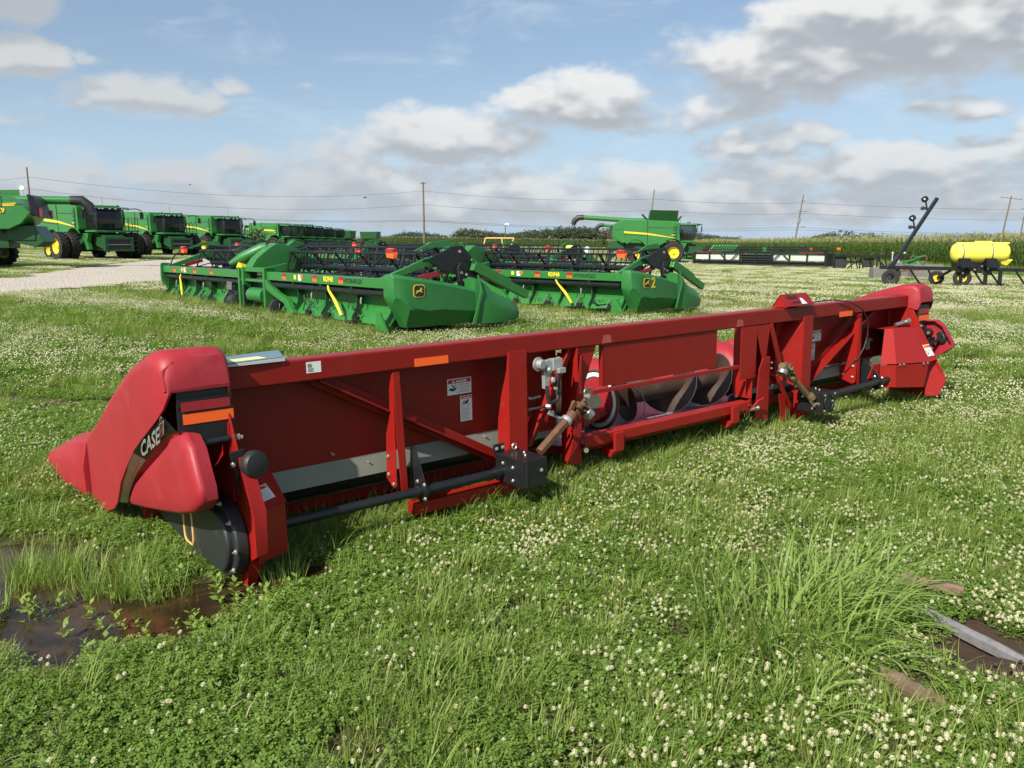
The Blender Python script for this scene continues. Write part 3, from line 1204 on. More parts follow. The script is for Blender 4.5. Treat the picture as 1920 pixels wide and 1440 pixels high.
# ================================================================ red corn header in the foreground
# its own axes: x along the frame (left to right as seen from behind), y towards the snouts, z up; it stands a touch out of level
HDR = empty('corn_header')
_m = Matrix(((0.77885, -0.62706, -0.01375, -1.12397), (0.62714, 0.77891, 0.00192, 4.22519), (0.00951, -0.01012, 0.9999, -0.02375), (0, 0, 0, 1)))
HDR.matrix_world = _m
tag(HDR, 'long red corn header lying across the foreground with black shafts and grey deck', 'corn header')
H = HDR
XL, XR = -.42, 6.90

part('top_beam', M['red'], H, lambda b: b.bb(-.40, 6.88, 0, .13, .935, 1.06), bevel=.012, seg=3)


def _p(b):
    b.bb(X0_, X1_, .20, .206, .405, .934)
    b.bb(X0_, X1_, .12, .1995, .917, .933)


for X0_, X1_ in ((-.40, 2.02), (4.12, 6.88)):
    part('back_panel', M['red'], H, _p)
for x0, x1 in ((-.40, 2.02), (4.12, 6.88)):
    part('deck_strip', M['deck'], H, lambda b: b.prism([(x0, .190, .412), (x0, .198, .412), (x0, .168, .295), (x0, .158, .295)], (x1 - x0, 0, 0)))
    part('deck_underside_shade', M['blackplast'], H, lambda b: b.prism([(x0, .158, .294), (x0, .166, .294), (x0, .31, .20), (x0, .30, .19)], (x1 - x0, 0, 0)))  # black strip paints in the shade of the recess beneath the deck


def _p(b):
    prof = [(.238, .30), (.27, .215), (.34, .165), (.44, .145), (.56, .15), (.70, .19), (.80, .24), (.80, .246), (.70, .196), (.56, .156), (.44, .151), (.342, .171), (.275, .219), (.244, .303)]
    b.yz(-.40, 2.03, prof)
    b.yz(4.13, 6.88, prof)
    b.yz(2.035, 4.125, [(.055, .222), (.30, .19), (.60, .165), (.80, .24), (.80, .232), (.60, .158), (.30, .183), (.055, .215)])


part('auger_trough', M['pan'], H, _p, smooth=60)
part('under_frame', M['redmet'], H, lambda b: (b.bb(-.40, 6.88, .44, .52, .06, .14), b.bb(-.40, 6.88, .82, .92, .12, .235)), bevel=.004)


# auger with flighting
def flight(b, x0, x1, r0, r1, pitch, y, z, hand=1, n=20):
    steps = int((x1 - x0) / pitch * n)
    rings = []
    for i in range(steps + 1):
        a = hand * 2 * math.pi * i / n
        x = x0 + (x1 - x0) * i / steps
        c, s = math.cos(a), math.sin(a)
        rings.append([(x - .003, y + r0 * c, z + r0 * s), (x - .002, y + r1 * c, z + r1 * s), (x + .002, y + r1 * c, z + r1 * s), (x + .003, y + r0 * c, z + r0 * s)])
    b.loft(rings)


AY, AZ_ = .50, .405
aug = part('auger', M['augr'], H, lambda b: b.tube([(-.38, AY, AZ_), (6.86, AY, AZ_)], .085, 20))
part('flighting', M['augr'], aug, lambda b: (flight(b, -.3, 3.35, .08, .225, .50, AY, AZ_, 1), flight(b, 3.45, 6.8, .08, .225, .50, AY, AZ_, -1)), smooth=50)
part('flight_edge', M['steel'], aug, lambda b: (flight(b, 2.78, 3.35, .2235, .2275, .50, AY, AZ_, 1), flight(b, 3.45, 4.7, .2235, .2275, .50, AY, AZ_, -1)))


# centre opening: plate, cross bar, lower rail
part('deflector_plate', M['red'], H, lambda b: (b.bb(2.31, 3.62, .012, .018, .63, .934), b.bb(2.31, 2.318, .012, .06, .63, .93)))
part('cross_bar', M['redmet'], H, lambda b: b.bar((2.2, .02, .600), (3.94, .02, .600), .022, .030), bevel=.003)


def _p(b):
    b.yz(2.075, 4.03, [(-.045, .295), (.05, .300), (.05, .286), (-.035, .281), (-.035, .235), (.02, .19), (.01, .180), (-.045, .225)])


part('lower_rail', M['redmet'], H, _p, bevel=.003)
for x in (2.40, 3.80):
    part('rail_bracket', M['redmet'], H, lambda b: (b.bb(x - .045, x + .045, -.075, -.047, .15, .29), b.prism([(x - .05, -.07, .16), (x - .05, -.02, .10), (x - .05, .08, .12), (x - .05, .06, .17)], (.1, 0, 0))), bevel=.004)
part('latch_bolt', M['bolt'], H, lambda b: (b.lathe([(.022, 0), (.022, .03), (.012, .035), (.012, .07), (.02, .07), (.02, .085)], (4.035, -.045, .235), (1, -.3, 0), 12, True), b.lathe([(.018, 0), (.018, .03)], (2.07, -.05, .215), (-.5, -1, 0), 10, True)))
part('hitch_hook', M['redmet'], H, lambda b: (b.tube([(4.00, -.05, .27), (4.05, -.06, .245), (4.10, -.07, .29), (4.16, -.09, .315)], .011, 8), b.prism([(3.98, -.04, .2), (4.08, -.04, .2), (4.05, -.04, .31), (4.0, -.04, .30)], (0, .02, 0))))


# posts of the hitch frame
def post(x, w, z0, side):
    def f(b):
        b.bb(x, x + w, -.012, -.004, .235, .968)
        xs_ = x if side < 0 else x
        b.yz(xs_, xs_ + .007, [(-.004, .962), (.0, .96), (.012, .85), (.075, .66), (.11, .50), (.115, .28), (.06, .25), (.06, z0), (-.004, z0)])
        b.bb(x + .004, x + w, -.012, -.004, z0, .235)
    return f


part('hitch_post', M['redmet'], H, post(1.42, .155, .0, -1), bevel=.002)
part('hitch_post', M['redmet'], H, post(4.865, .15, .02, -1), bevel=.002)
# big side gusset left of right post
part('gusset_plate', M['redmet'], H, lambda b: b.prism([(4.860, -.002, .92), (4.858, -.002, .30), (4.60, .19, .45), (4.82, .19, .92)], (.006, .002, 0)))


def innerL(b):
    b.bb(2.035, 2.045, -.004, .16, .10, .934)                    # web
    b.bb(1.60, 1.99, .17, .176, .30, .93)
    b.prism([(2.04, .02, .933), (2.245, .02, .933), (2.13, .02, .66), (2.10, .02, .30), (2.05, .02, .30)], (0, .008, 0))
    b.prism([(1.93, -.012, .12), (2.072, -.012, .10), (2.072, -.012, .48), (2.066, -.012, .88), (2.035, -.012, .70), (1.99, -.012, .30)], (0, .008, 0))
    b.bb(2.068, 2.074, -.012, .06, .10, .88)
    b.bar((1.96, .06, .90), (1.60, .06, .30), .012, .10, (0, 1, 0))


part('inner_post', M['redmet'], H, innerL, bevel=.002)
part('strut', M['red'], H, lambda b: b.bar((2.02, .05, .93), (1.63, .05, .30), .055, .02, (0, 1, 0)), bevel=.002)


def innerR(b):
    b.bb(3.935, 4.16, .0, .006, .485, .934)
    b.bb(4.12, 4.128, .006, .20, .30, .934)
    b.prism([(4.13, -.03, .12), (4.325, -.03, .10), (4.32, -.03, .655), (4.22, -.03, .655), (4.17, -.03, .56)], (0, .008, 0))
    b.bb(4.317, 4.325, -.03, .05, .10, .655)
    b.prism([(4.14, .0, .933), (4.36, .0, .933), (4.30, .0, .62), (4.26, .0, .62)], (0, .008, 0))
    b.bar((4.36, .0, .93), (4.60, .03, .50), .055, .012, (0, 1, 0))
    b.bb(4.36, 4.85, .17, .176, .30, .93)
    for x in (4.42, 4.60):
        b.bb(x, x + .008, .10, .17, .46, .93)


part('inner_post', M['redmet'], H, innerR, bevel=.002)
part('bolt_row', M['bolt'], H, lambda b: bolts(b, [(4.335, -.034, .60), (4.335, -.034, .55)], (0.3, -1, 0)))
# lower legs of right hitch frame
part('frame_foot', M['redmet'], H, lambda b: (b.prism([(4.56, .02, .28), (4.66, .02, .28), (4.72, .02, .03), (4.62, .02, .02)], (0, .008, 0)), b.bar((4.55, .05, .45), (4.86, .05, .05), .05, .012, (0, 1, 0)),
                                              b.bb(4.35, 4.60, .1, .108, .17, .30)), bevel=.002)

# long diagonal braces
part('brace', M['red'], H, lambda b: b.bar((.13, .075, .925), (1.41, .075, .235), .012, .085, (0, 1, 0)) and b.bar((.13, .12, .935), (1.41, .12, .245), .085, .006, (0, 1, 0)), bevel=.002)
part('brace', M['red'], H, lambda b: b.bar((6.22, .075, .925), (5.03, .075, .285), .012, .085, (0, 1, 0)) and b.bar((6.22, .12, .935), (5.03, .12, .295), .085, .006, (0, 1, 0)), bevel=.002)
part('foot_rail', M['redmet'], H, lambda b: b.bar((.66, -.005, .085), (1.42, -.005, .085), .09, .075), bevel=.004)


# middle brackets
def midb(x, k=1.0):
    def f(b):
        b.prism([(x, -.01, .926), (x + .045, -.01, .926), (x + .075, -.01, .21), (x + .03, -.01, .20), (x + .012, -.01, .50)], (0, .008, 0))
        b.yz(x, x + .006, [(-.003, .92), (.04 * k, .90), (.05 * k, .66), (.10 * k, .54), (.115 * k, .27), (.03, .22), (-.003, .24)])
    return f


part('frame_bracket', M['redmet'], H, midb(.565), bevel=.002)
part('bracket_bolts', M['bolt'], H, lambda b: bolts(b, [(.562, .075, .41), (.562, .075, .30), (.562, .02, .25)], (-1, 0, 0), .013))
part('frame_bracket', M['redmet'], H, midb(5.86, 1.6), bevel=.002)
part('bracket_bolts', M['bolt'], H, lambda b: bolts(b, [(5.857, .13, .42), (5.857, .03, .40), (5.857, .13, .31), (5.857, .03, .29)], (-1, 0, 0), .015))

# drive shafts in black tubes
SY, SZ = -.085, .208
part('drive_shaft', M['black'], H, lambda b: (b.tube([(-.24, SY, SZ), (.60, SY, SZ)], .027, 16), b.tube([(.60, SY, SZ), (1.30, SY, SZ)], .031, 16), b.lathe([(.04, 0), (.04, .05)], (1.24, SY, SZ), (1, 0, 0), 16, True)), smooth=40)
part('drive_shaft', M['black'], H, lambda b: (b.tube([(5.10, SY - .06, SZ + .02), (6.32, SY - .09, SZ + .05)], .03, 16), b.lathe([(.042, 0), (.042, .06)], (5.12, SY - .06, SZ + .02), (1, 0, 0), 16, True)), smooth=40)
for x, yy, zz in ((.69, SY, SZ), (6.0, SY - .085, SZ + .04)):
    part('shaft_hanger', M['black'], H, lambda b: (b.prism([(x, .03, .46), (x, -.02, .455), (x, yy - .05, zz + .02), (x, yy - .045, zz - .06), (x, yy + .02, zz - .085), (x, .06, .24)], (.008, 0, 0)),
                                                    b.lathe([(.05, -.01), (.05, .018)], (x, yy, zz), (1, 0, 0), 18, True)), bevel=.001)
    part('hanger_bolts', M['bolt'], H, lambda b: bolts(b, [(x - .002, yy - .035, zz + .045), (x - .002, yy - .04, zz - .04), (x - .002, yy + .04, zz + .05)], (-1, 0, 0), .013))


# gearboxes
def gbox(x0, x1, y0, y1, z0, z1):
    gb = part('gearbox_guard', M['black'], H, lambda b: (b.bb(x0, x1, y0, y1, z0, z1), b.bb(x0 - .01, x0 + .08, -.03, -.016, z1 - .01, z1 + .055)), bevel=.006)
    part('guard_bolts', M['bolt'], gb, lambda b: (bolts(b, [(x0 + .01, -.032, z1 + .025), (x0 + .06, -.032, z1 + .028)], (0, -1, 0), .014),
                                                  bolts(b, [(x0 - .001, y0 + .10, z0 + .12), (x0 - .001, y0 + .2, z0 + .13), (x0 - .001, y0 + .10, z0 + .035)], (-1, 0, 0), .012),
                                                  bolts(b, [(x1 - .05, y0 - .001, z0 + .10)], (0, -1, 0), .013), bolts(b, [(x0 + .1, y0 + .1, z1), (x0 + .14, y0 + .16, z1)], (0, 0, 1), .008)))
    return gb


gb = gbox(1.285, 1.48, -.315, -.03, .145, .325)
part('guard_slot', M['ink'], gb, lambda b: b.bb(1.30, 1.318, -.318, -.314, .15, .322))
part('lifting_eye', M['bolt'], gb, lambda b: b.tube([(1.42 + .017 * math.cos(t), -.06, .352 + .02 * math.sin(t)) for t in np.linspace(0, 6.28, 13)], .004, 6))
gb = gbox(4.74, 4.94, -.31, -.06, .125, .315)
part('face_bolts', M['bolt'], gb, lambda b: (bolts(b, [(4.76, -.312, .29), (4.76, -.312, .15), (4.92, -.312, .29), (4.92, -.312, .15)], (0, -1, 0), .012)))
part('guard_cover', M['black'], gb, lambda b: b.tube([(4.83 + .075 * math.cos(t), -.315, .22 + .075 * math.sin(t)) for t in np.linspace(0, 6.28, 17)], .006, 6))


# telescoping drivelines
def yoke(b, c, d, s=1.0):
    c, d = Vector(c), Vector(d).normalized()
    sd_ = d.cross(Vector((0, 1, 0))).normalized()
    b.lathe([(.032 * s, -.06 * s), (.040 * s, -.03 * s), (.038 * s, 0)], c, d, 12, True)
    for k in (-1, 1):
        b.bar(c + sd_ * .030 * s * k - d * .01 * s, c + sd_ * .034 * s * k + d * .07 * s, .034 * s, .016 * s, (0, 1, 0))
    b.tube([c + d * .055 * s - sd_ * .05 * s, c + d * .055 * s + sd_ * .05 * s], .016 * s, 8)
    b.tube([c + d * .055 * s - Vector((0, .05 * s, 0)), c + d * .055 * s + Vector((0, .05 * s, 0))], .016 * s, 8)


def _p(b):
    a, c = Vector((1.575, -.13, .30)), Vector((1.84, -.115, .475))
    d = (c - a).normalized()
    b.tube([a, c], .031, 6)
    b.tube([c, c + d * .05], .024, 8)


dl = part('driveline', M['rust'], H, _p, smooth=20)
part('driveline_collar', M['alu'], dl, lambda b: b.lathe([(.040, 0), (.042, .008), (.042, .022), (.040, .03)], (1.82, -.115, .462), (.265, .015, .175), 16, True))


def _p(b):
    yoke(b, (1.90, -.11, .515), (.45, .05, .5), 1.0)
    yoke(b, (2.02, -.09, .52), (-.35, -.05, .45), .9)


part('universal_joint', M['rust'], dl, _p, bevel=.003, smooth=50)
part('driveline_socket', M['steel'], dl, lambda b: b.lathe([(.036, 0), (.043, .005), (.043, .055), (.030, .06)], (2.03, -.09, .505), (.45, -.1, -.45), 18, True))
part('lock_pin', M['bolt'], H, lambda b: (b.lathe([(.02, 0), (.02, .03), (.012, .035)], (2.055, -.07, .60), (0, -1, .2), 12, True), b.tube([(2.04 + .02 * math.cos(t), -.09, .632 + .028 * math.sin(t)) for t in np.linspace(.5, 6.0, 12)], .003, 5)))
part('support_strap', M['alu'], H, lambda b: (b.bar((1.72, -.05, .525), (1.86, -.10, .465), .006, .024, (0, 1, .5)), b.lathe([(.02, 0), (.02, .02)], (1.735, -.06, .53), (0, -1, 0), 10, True)))


def _p(b):
    a, c = Vector((4.74, -.20, .24)), Vector((4.49, -.15, .47))
    b.tube([a, c], .027, 6)


dl = part('driveline', M['ptoo'], H, _p, smooth=20)


def _p(b):
    yoke(b, (4.48, -.15, .48), (-.3, 0, .35), 1.0)
    yoke(b, (4.37, -.15, .565), (.3, 0, -.1), 1.0)
    yoke(b, (4.72, -.22, .25), (.2, -.1, -.3), .95)


part('universal_joint', M['ptoo'], dl, _p, bevel=.003, smooth=50)
part('joint_collar', M['steel'], dl, lambda b: b.lathe([(.03, 0), (.042, .004), (.045, .04), (.045, .05)], (4.35, -.15, .555), (-.5, 0, -.7), 16, True))

# hydraulic multi-coupler
cp = part('coupler_block', M['alu'], H, lambda b: (b.prism([(1.675, -.075, .885), (1.72, -.075, .895), (1.755, -.075, .86), (1.745, -.075, .80), (1.715, -.075, .755), (1.715, -.075, .70), (1.675, -.075, .70), (1.672, -.075, .80)], (0, .03, 0)),
                                                    b.bb(1.745, 1.825, -.085, -.03, .815, .895), b.bb(1.765, 1.825, -.12, -.09, .80, .835), b.lathe([(.055, 0), (.055, .006), (.05, .012)], (1.83, -.03, .845), (.3, -1, 0), 20, True)), bevel=.004, smooth=40)
part('coupler_cap', M['alu'], cp, lambda b: (b.lathe([(.046, 0), (.048, .012), (.030, .014), (.034, .018), (.034, .045), (.028, .052)], (1.632, -.05, .87), (.15, -1, 0), 20, True), b.tube([(1.63, -.03, .87), (1.70, -.03, .875)], .011, 8)))
part('coupler_hub', M['bolt'], cp, lambda b: b.lathe([(.022, 0), (.022, .02), (.012, .03)], (1.70, -.08, .83), (0, -1, 0), 14, True))
part('coupler_handle', M['hose'], cp, lambda b: b.tube([(1.69, -.075, .72), (1.70, -.08, .63), (1.715, -.08, .60), (1.78, -.08, .615), (1.80, -.08, .66), (1.80, -.07, .74)], .014, 8))
part('coupler_hose', M['hose'], cp, lambda b: (b.tube([(1.66, -.05, .65), (1.60, -.02, .635), (1.58, .05, .66), (1.585, .12, .72)], .010, 8), b.tube([(1.58, -.02, .565), (1.68, -.05, .575), (1.73, -.06, .59), (1.74, -.05, .62)], .010, 8),
                                               b.tube([(1.745, -.09, .80), (1.735, -.09, .76), (1.73, -.085, .73)], .010, 8), b.tube([(1.785, -.09, .80), (1.775, -.09, .76), (1.77, -.085, .70)], .012, 8)))
part('coupler_fittings', M['bolt'], cp, lambda b: (b.lathe([(.012, 0), (.016, .01), (.016, .03), (.01, .035)], (1.735, -.09, .775), (0, 0, -1), 8, True), b.lathe([(.012, 0), (.012, .02)], (1.745, -.095, .70), (0, -1, 0), 8, True), b.lathe([(.016, 0), (.016, .03), (.01, .03)], (1.685, -.08, .585), (.5, -1, 0), 8, True)))

# auger end plate on the left side of the opening
dp = part('drive_disc', M['rust'], H, lambda b: b.lathe([(.245, -.006), (.25, .0), (.25, .012), (.235, .016), (.235, .006), (.06, .006)], (2.70, AY - .03, .415), (-1, 0, 0), 40, True))
part('disc_face', M['redplast'], dp, lambda b: b.lathe([(.175, .0), (.175, .010), (.05, .016)], (2.693, AY - .03, .415), (-1, 0, 0), 36, True))
part('disc_ring', M['white'], dp, lambda b: b.lathe([(.222, .0), (.222, .004), (.19, .004), (.19, 0)], (2.6925, AY - .03, .415), (-1, 0, 0), 40))
part('bearing_bracket', M['alu'], H, lambda b: (b.prism([(2.25, .16, .61), (2.36, .16, .59), (2.50, .20, .46), (2.44, .20, .42), (2.33, .16, .44), (2.23, .16, .54)], (.0, .02, 0)), b.prism([(2.25, .18, .61), (2.25, .18, .54), (2.33, .40, .44), (2.33, .40, .52)], (.006, 0, 0))), bevel=.003)
part('bearing_mount', M['redmet'], H, lambda b: (b.bar((2.24, .20, .33), (2.66, .36, .35), .09, .05), b.bb(2.14, 2.2, .10, .14, .56, .62)), bevel=.004)
part('bracket_bolts', M['bolt'], H, lambda b: bolts(b, [(2.27, .158, .565), (2.29, .158, .535)], (0, -1, 0), .014))

# long sheet bolts and studs
part('deck_bolts', M['bolt'], H, lambda b: bolts(b, [(.48, .20, .37), (1.36, .20, .385), (.25, .196, .46), (5.72, .20, .39), (.95, .30, .22)], (0, -1, 0), .012, .022))


# ---------------- stickers
def sticker(x, z, w, h, kind, y=.197):
    s = part('danger_label' if kind != 'plain' else 'paper_label', M['white'], H, lambda b: quad(b, (x, y, z), (1, 0, 0), (0, 0, 1), w, h, .0015))
    y2 = y - .0022
    if kind == 'wide':
        part('label_band', M['labred'], s, lambda b: quad(b, (x + .006, y2, z + h * .70), (1, 0, 0), (0, 0, 1), w - .012, h * .25, .0008))
        text('lettering', 'DANGER', M['white'], s, (x + w * .36, y2 - .0012, z + h * .745), (1, 0, 0), (0, 0, 1), h * .2, .0004, .0008)
        part('hazard_mark', M['white'], s, lambda b: b.prism([(x + w * .19, y2 - .001, z + h * .74), (x + w * .31, y2 - .001, z + h * .74), (x + w * .25, y2 - .001, z + h * .92)], (0, -.0006, 0)))

        def pic(b):
            for pts in ([(.04, .33), (.14, .45), (.20, .40), (.30, .36), (.36, .46), (.38, .38), (.30, .26), (.18, .22), (.12, .30)], [(.17, .60), (.23, .62), (.33, .38), (.29, .36)], [(.31, .58), (.36, .62), (.37, .55), (.33, .50)]):
                b.prism([(x + w * u, y2, z + h * v) for u, v in pts], (0, -.0006, 0))
        part('pictogram', M['ink'], s, pic)
        part('small_print', M['greyink'], s, lambda b: [quad(b, (x + w * (.46 + .03 * (i % 2)), y2, z + h * (.58 - i * .12)), (1, 0, 0), (0, 0, 1), w * (.48 - .05 * (i % 2)), h * .035, .0005) for i in range(5)] + [quad(b, (x + w * .43, y2, z + h * .05), (1, 0, 0), (0, 0, 1), .001, h * .6, .0005)])
    elif kind == 'tall':
        part('label_band', M['labred'], s, lambda b: quad(b, (x + .005, y2, z + h * .87), (1, 0, 0), (0, 0, 1), w - .01, h * .11, .0008))
        text('lettering', 'DANGER', M['white'], s, (x + w * .28, y2 - .0012, z + h * .895), (1, 0, 0), (0, 0, 1), h * .078, .0004, .0005)
        part('hazard_mark', M['white'], s, lambda b: b.prism([(x + w * .09, y2 - .001, z + h * .89), (x + w * .24, y2 - .001, z + h * .89), (x + w * .165, y2 - .001, z + h * .95)], (0, -.0006, 0)))
        part('pictogram', M['ink'], s, lambda b: (b.prism([(x + w * u, y2, z + h * v) for u, v in ((.06, .67), (.42, .76), (.70, .84), (.76, .82), (.62, .71), (.72, .68))], (0, -.0006, 0)), b.prism([(x + w * u, y2, z + h * v) for u, v in ((.2, .77), (.4, .83), (.42, .80), (.25, .755))], (0, -.0006, 0))))
        part('small_print', M['greyink'], s, lambda b: [quad(b, (x + w * .08, y2, z + h * (.62 if i == 0 else .585 - i * .052)), (1, 0, 0), (0, 0, 1), w * (.8 - .08 * (i % 3)), h * .014, .0005) for i in range(11)])
    return s


sticker(1.08, .695, .19, .105, 'wide')
sticker(1.178, .51, .094, .17, 'tall')
sticker(5.34, .675, .18, .105, 'wide')
sticker(5.345, .49, .075, .17, 'tall')
s = sticker(.04, .98, .085, .06, 'plain', -.0005)
part('print_block', M['greyink'], s, lambda b: (quad(b, (.047, -.003, 1.012), (1, 0, 0), (0, 0, 1), .022, .018, .0005), [quad(b, (.047, -.003, .989 + i * .007), (1, 0, 0), (0, 0, 1), .033 - .004 * (i % 2), .0025, .0005) for i in range(3)]))
part('orange_reflector', M['orange'], H, lambda b: quad(b, (.72, -.001, .943), (1, 0, 0), (0, 0, 1), .24, .048, .002))
part('orange_reflector', M['orange'], H, lambda b: quad(b, (5.49, -.001, .918), (1, 0, 0), (0, 0, 1), .24, .050, .002))


# ---------------- left end: plate, reflector flap, bumper, drive box
def endplate(x, dz):
    def f(b):
        b.yz(x, x + .008, [(.13, 1.065), (-.01, 1.065), (-.13, .80), (-.21, .64), (-.36, .37), (-.36, .17), (-.25, .11), (-.16, dz), (.9, dz + .05), (.9, .45), (.5, .9)])
    return f


part('end_plate', M['redmet'], H, endplate(-.432, -.15), bevel=.001)
part('end_plate', M['redmet'], H, lambda b: b.yz(6.895, 6.903, [(.13, 1.065), (.02, 1.065), (-.14, .73), (-.33, .40), (-.44, .20), (-.36, .02), (-.2, -.0), (.9, .05), (.9, .45), (.5, .9)]), bevel=.001)
part('flange', M['redmet'], H, lambda b: (b.add([(-.432, -.215, .64), (-.372, -.205, .65), (-.365, -.35, .39), (-.432, -.362, .37), (-.432, -.362, .17), (-.372, -.35, .175), (-.36, -.26, .135), (-.432, -.255, .11), (-.40, -.17, -.14), (-.432, -.165, -.15)], [(0, 1, 2, 3), (3, 2, 5, 4), (7, 6, 8, 9)])), bevel=.001)
db = part('drive_box', M['redmet'], H, lambda b: b.prism([(-.40, -.30, .11), (-.19, -.16, .08), (-.19, .19, .08), (-.40, .19, .10)], (0, 0, .27)) , bevel=.003)
part('box_lid', M['redmet'], db, lambda b: (b.add([(-.405, -.31, .385), (-.185, -.165, .355), (-.185, .06, .50), (-.25, .19, .56), (-.405, .19, .60), (-.405, -.13, .62)], [(0, 1, 2, 5), (5, 2, 3, 4)]).add([(-.405, -.31, .380), (-.185, -.165, .350), (-.185, .06, .495), (-.405, -.13, .615)], [(0, 1, 2, 3)])), bevel=0)


def warn(o, xd, yd, w, h, ori='wide'):
    s = part('warning_label', M['white'], H, lambda b: quad(b, o, xd, yd, w, h, .0015))
    x = Vector(xd).normalized()
    y = Vector(yd)
    y = (y - x * y.dot(x)).normalized()
    n = x.cross(y)
    o = Vector(o) + n * .0018
    P = lambda u, v: o + x * w * u + y * h * v
    part('label_band', M['laborg'], s, lambda b: quad(b, P(.03, .72), x, y, w * .94, h * .24, .0006))
    text('lettering', 'WARNING', M['ink'], s, P(.26, .755) + n * .001, x, y, h * .21, .0003, .0005)
    part('hazard_mark', M['ink'], s, lambda b: b.prism([P(.1, .75) + n * .0008, P(.22, .75) + n * .0008, P(.16, .92) + n * .0008], n * .0004))
    part('pictogram', M['ink'], s, lambda b: (b.prism([P(u, v) for u, v in ((.08, .3), (.12, .16), (.24, .14), (.28, .3), (.26, .52), (.22, .34), (.16, .24))], n * .0005), b.prism([P(u, v) for u, v in ((.08, .45), (.14, .55), (.17, .45), (.12, .36))], n * .0005)))
    part('small_print', M['greyink'], s, lambda b: [quad(b, P(.38, .56 - i * .12), x, y, w * (.54 - .05 * (i % 2)), h * .03, .0004) for i in range(5)] + [quad(b, P(.34, .06), x, y, .001, h * .6, .0004)])
    return s


warn((-.372, -.262, .402), (.19, .13, -.012), (-.02, .14, .145), .15, .085)

rf = part('reflector_flap', M['black'], H, lambda b: (b.bb(-.672, -.405, -.105, -.090, .725, .985), b.bb(-.672, -.405, -.11, -.09, .90, .985)), bevel=.004)
part('flap_slot', M['ink'], rf, lambda b: b.bb(-.655, -.44, -.113, -.1095, .955, .975))
part('red_reflector', M['redrefl'], rf, lambda b: quad(b, (-.655, -.112, .883), (1, 0, 0), (0, 0, 1), .235, .045, .002))
part('orange_reflector', M['orange'], rf, lambda b: quad(b, (-.648, -.1065, .818), (1, 0, 0), (0, 0, 1), .243, .052, .002))
part('hinge_rod', M['black'], rf, lambda b: b.tube([(-.62, -.115, .715), (-.41, -.115, .722)], .02, 12))
part('hinge_bolts', M['bolt'], rf, lambda b: (b.lathe([(.02, 0), (.02, .02), (.012, .02), (.012, .04)], (-.615, -.13, .712), (-1, -.5, 0), 6, True), b.lathe([(.018, 0), (.018, .02), (.01, .02), (.01, .035)], (-.41, -.13, .725), (1, -.6, 0), 6, True), bolts(b, [(-.425, -.106, .765)], (0, -1, 0), .010)))
bk = part('bumper_bracket', M['black'], H, lambda b: (b.prism([(-.475, -.21, .67), (-.40, -.21, .68), (-.37, -.21, .47), (-.44, -.21, .455)], (0, .012, 0))), bevel=.003)
part('rubber_bumper', M['blackplast'], bk, lambda b: b.lathe([(.062, 0), (.070, .012), (.070, .04), (.062, .056), (.03, .062), (0, .063)], (-.375, -.215, .60), (.25, -1, .05), 28, True), smooth=50)
part('bracket_bolts', M['bolt'], bk, lambda b: bolts(b, [(-.395, -.212, .485), (-.465, -.212, .61)], (0, -1, 0), .014, .012))


# chain case shield under the hood
def _p(b):
    pts = []
    for t in np.linspace(-1.5, 1.25, 12):
        pts.append((-.04 - .25 * math.cos(t), .205 + .205 * math.sin(t)))
    pts += [(.55, .36), (1.15, .20), (1.20, .06), (.70, .01)]
    b.yz(-.505, -.43, pts)
    pts2 = [(-.08 - .17 * math.cos(t), .205 + .16 * math.sin(t)) for t in np.linspace(-1.6, 1.6, 12)] + [(.30, .33), (.95, .19), (.96, .08), (.30, .03)]
    b.yz(-.538, -.49, pts2)


cs = part('chain_case', M['blackplast'], H, _p, bevel=.018, seg=3, smooth=50)
part('case_bolts', M['bolt'], cs, lambda b: bolts(b, [(-.507, -.24, .33), (-.507, -.30, .20), (-.507, -.25, .09), (-.507, -.12, .40), (-.507, 1.1, .12), (-.507, .15, .38)], (-1, 0, 0), .013, .012))
part('inspection_seal', M['tan'], cs, lambda b: b.tube([(-.5395, .34 + .075 * math.copysign(abs(math.cos(t)) ** .4, math.cos(t)), .17 + .10 * math.copysign(abs(math.sin(t)) ** .4, math.sin(t))) for t in np.linspace(0, 6.283, 33)], .007, 6))
part('skid_shoe', M['redmet'], H, lambda b: (b.bb(-.60, -.40, -.16, 1.0, -.085, -.07), b.prism([(-.43, -.16, -.08), (-.60, .1, -.08), (-.60, .1, -.06), (-.43, -.16, -.06)], (0, .01, 0)), b.bb(-.60, -.46, 1.0, 1.06, .0, .20)), bevel=.003)
part('inner_wall', M['redmet'], H, lambda b: b.bb(-.44, -.43, -.12, .9, .1, .80))


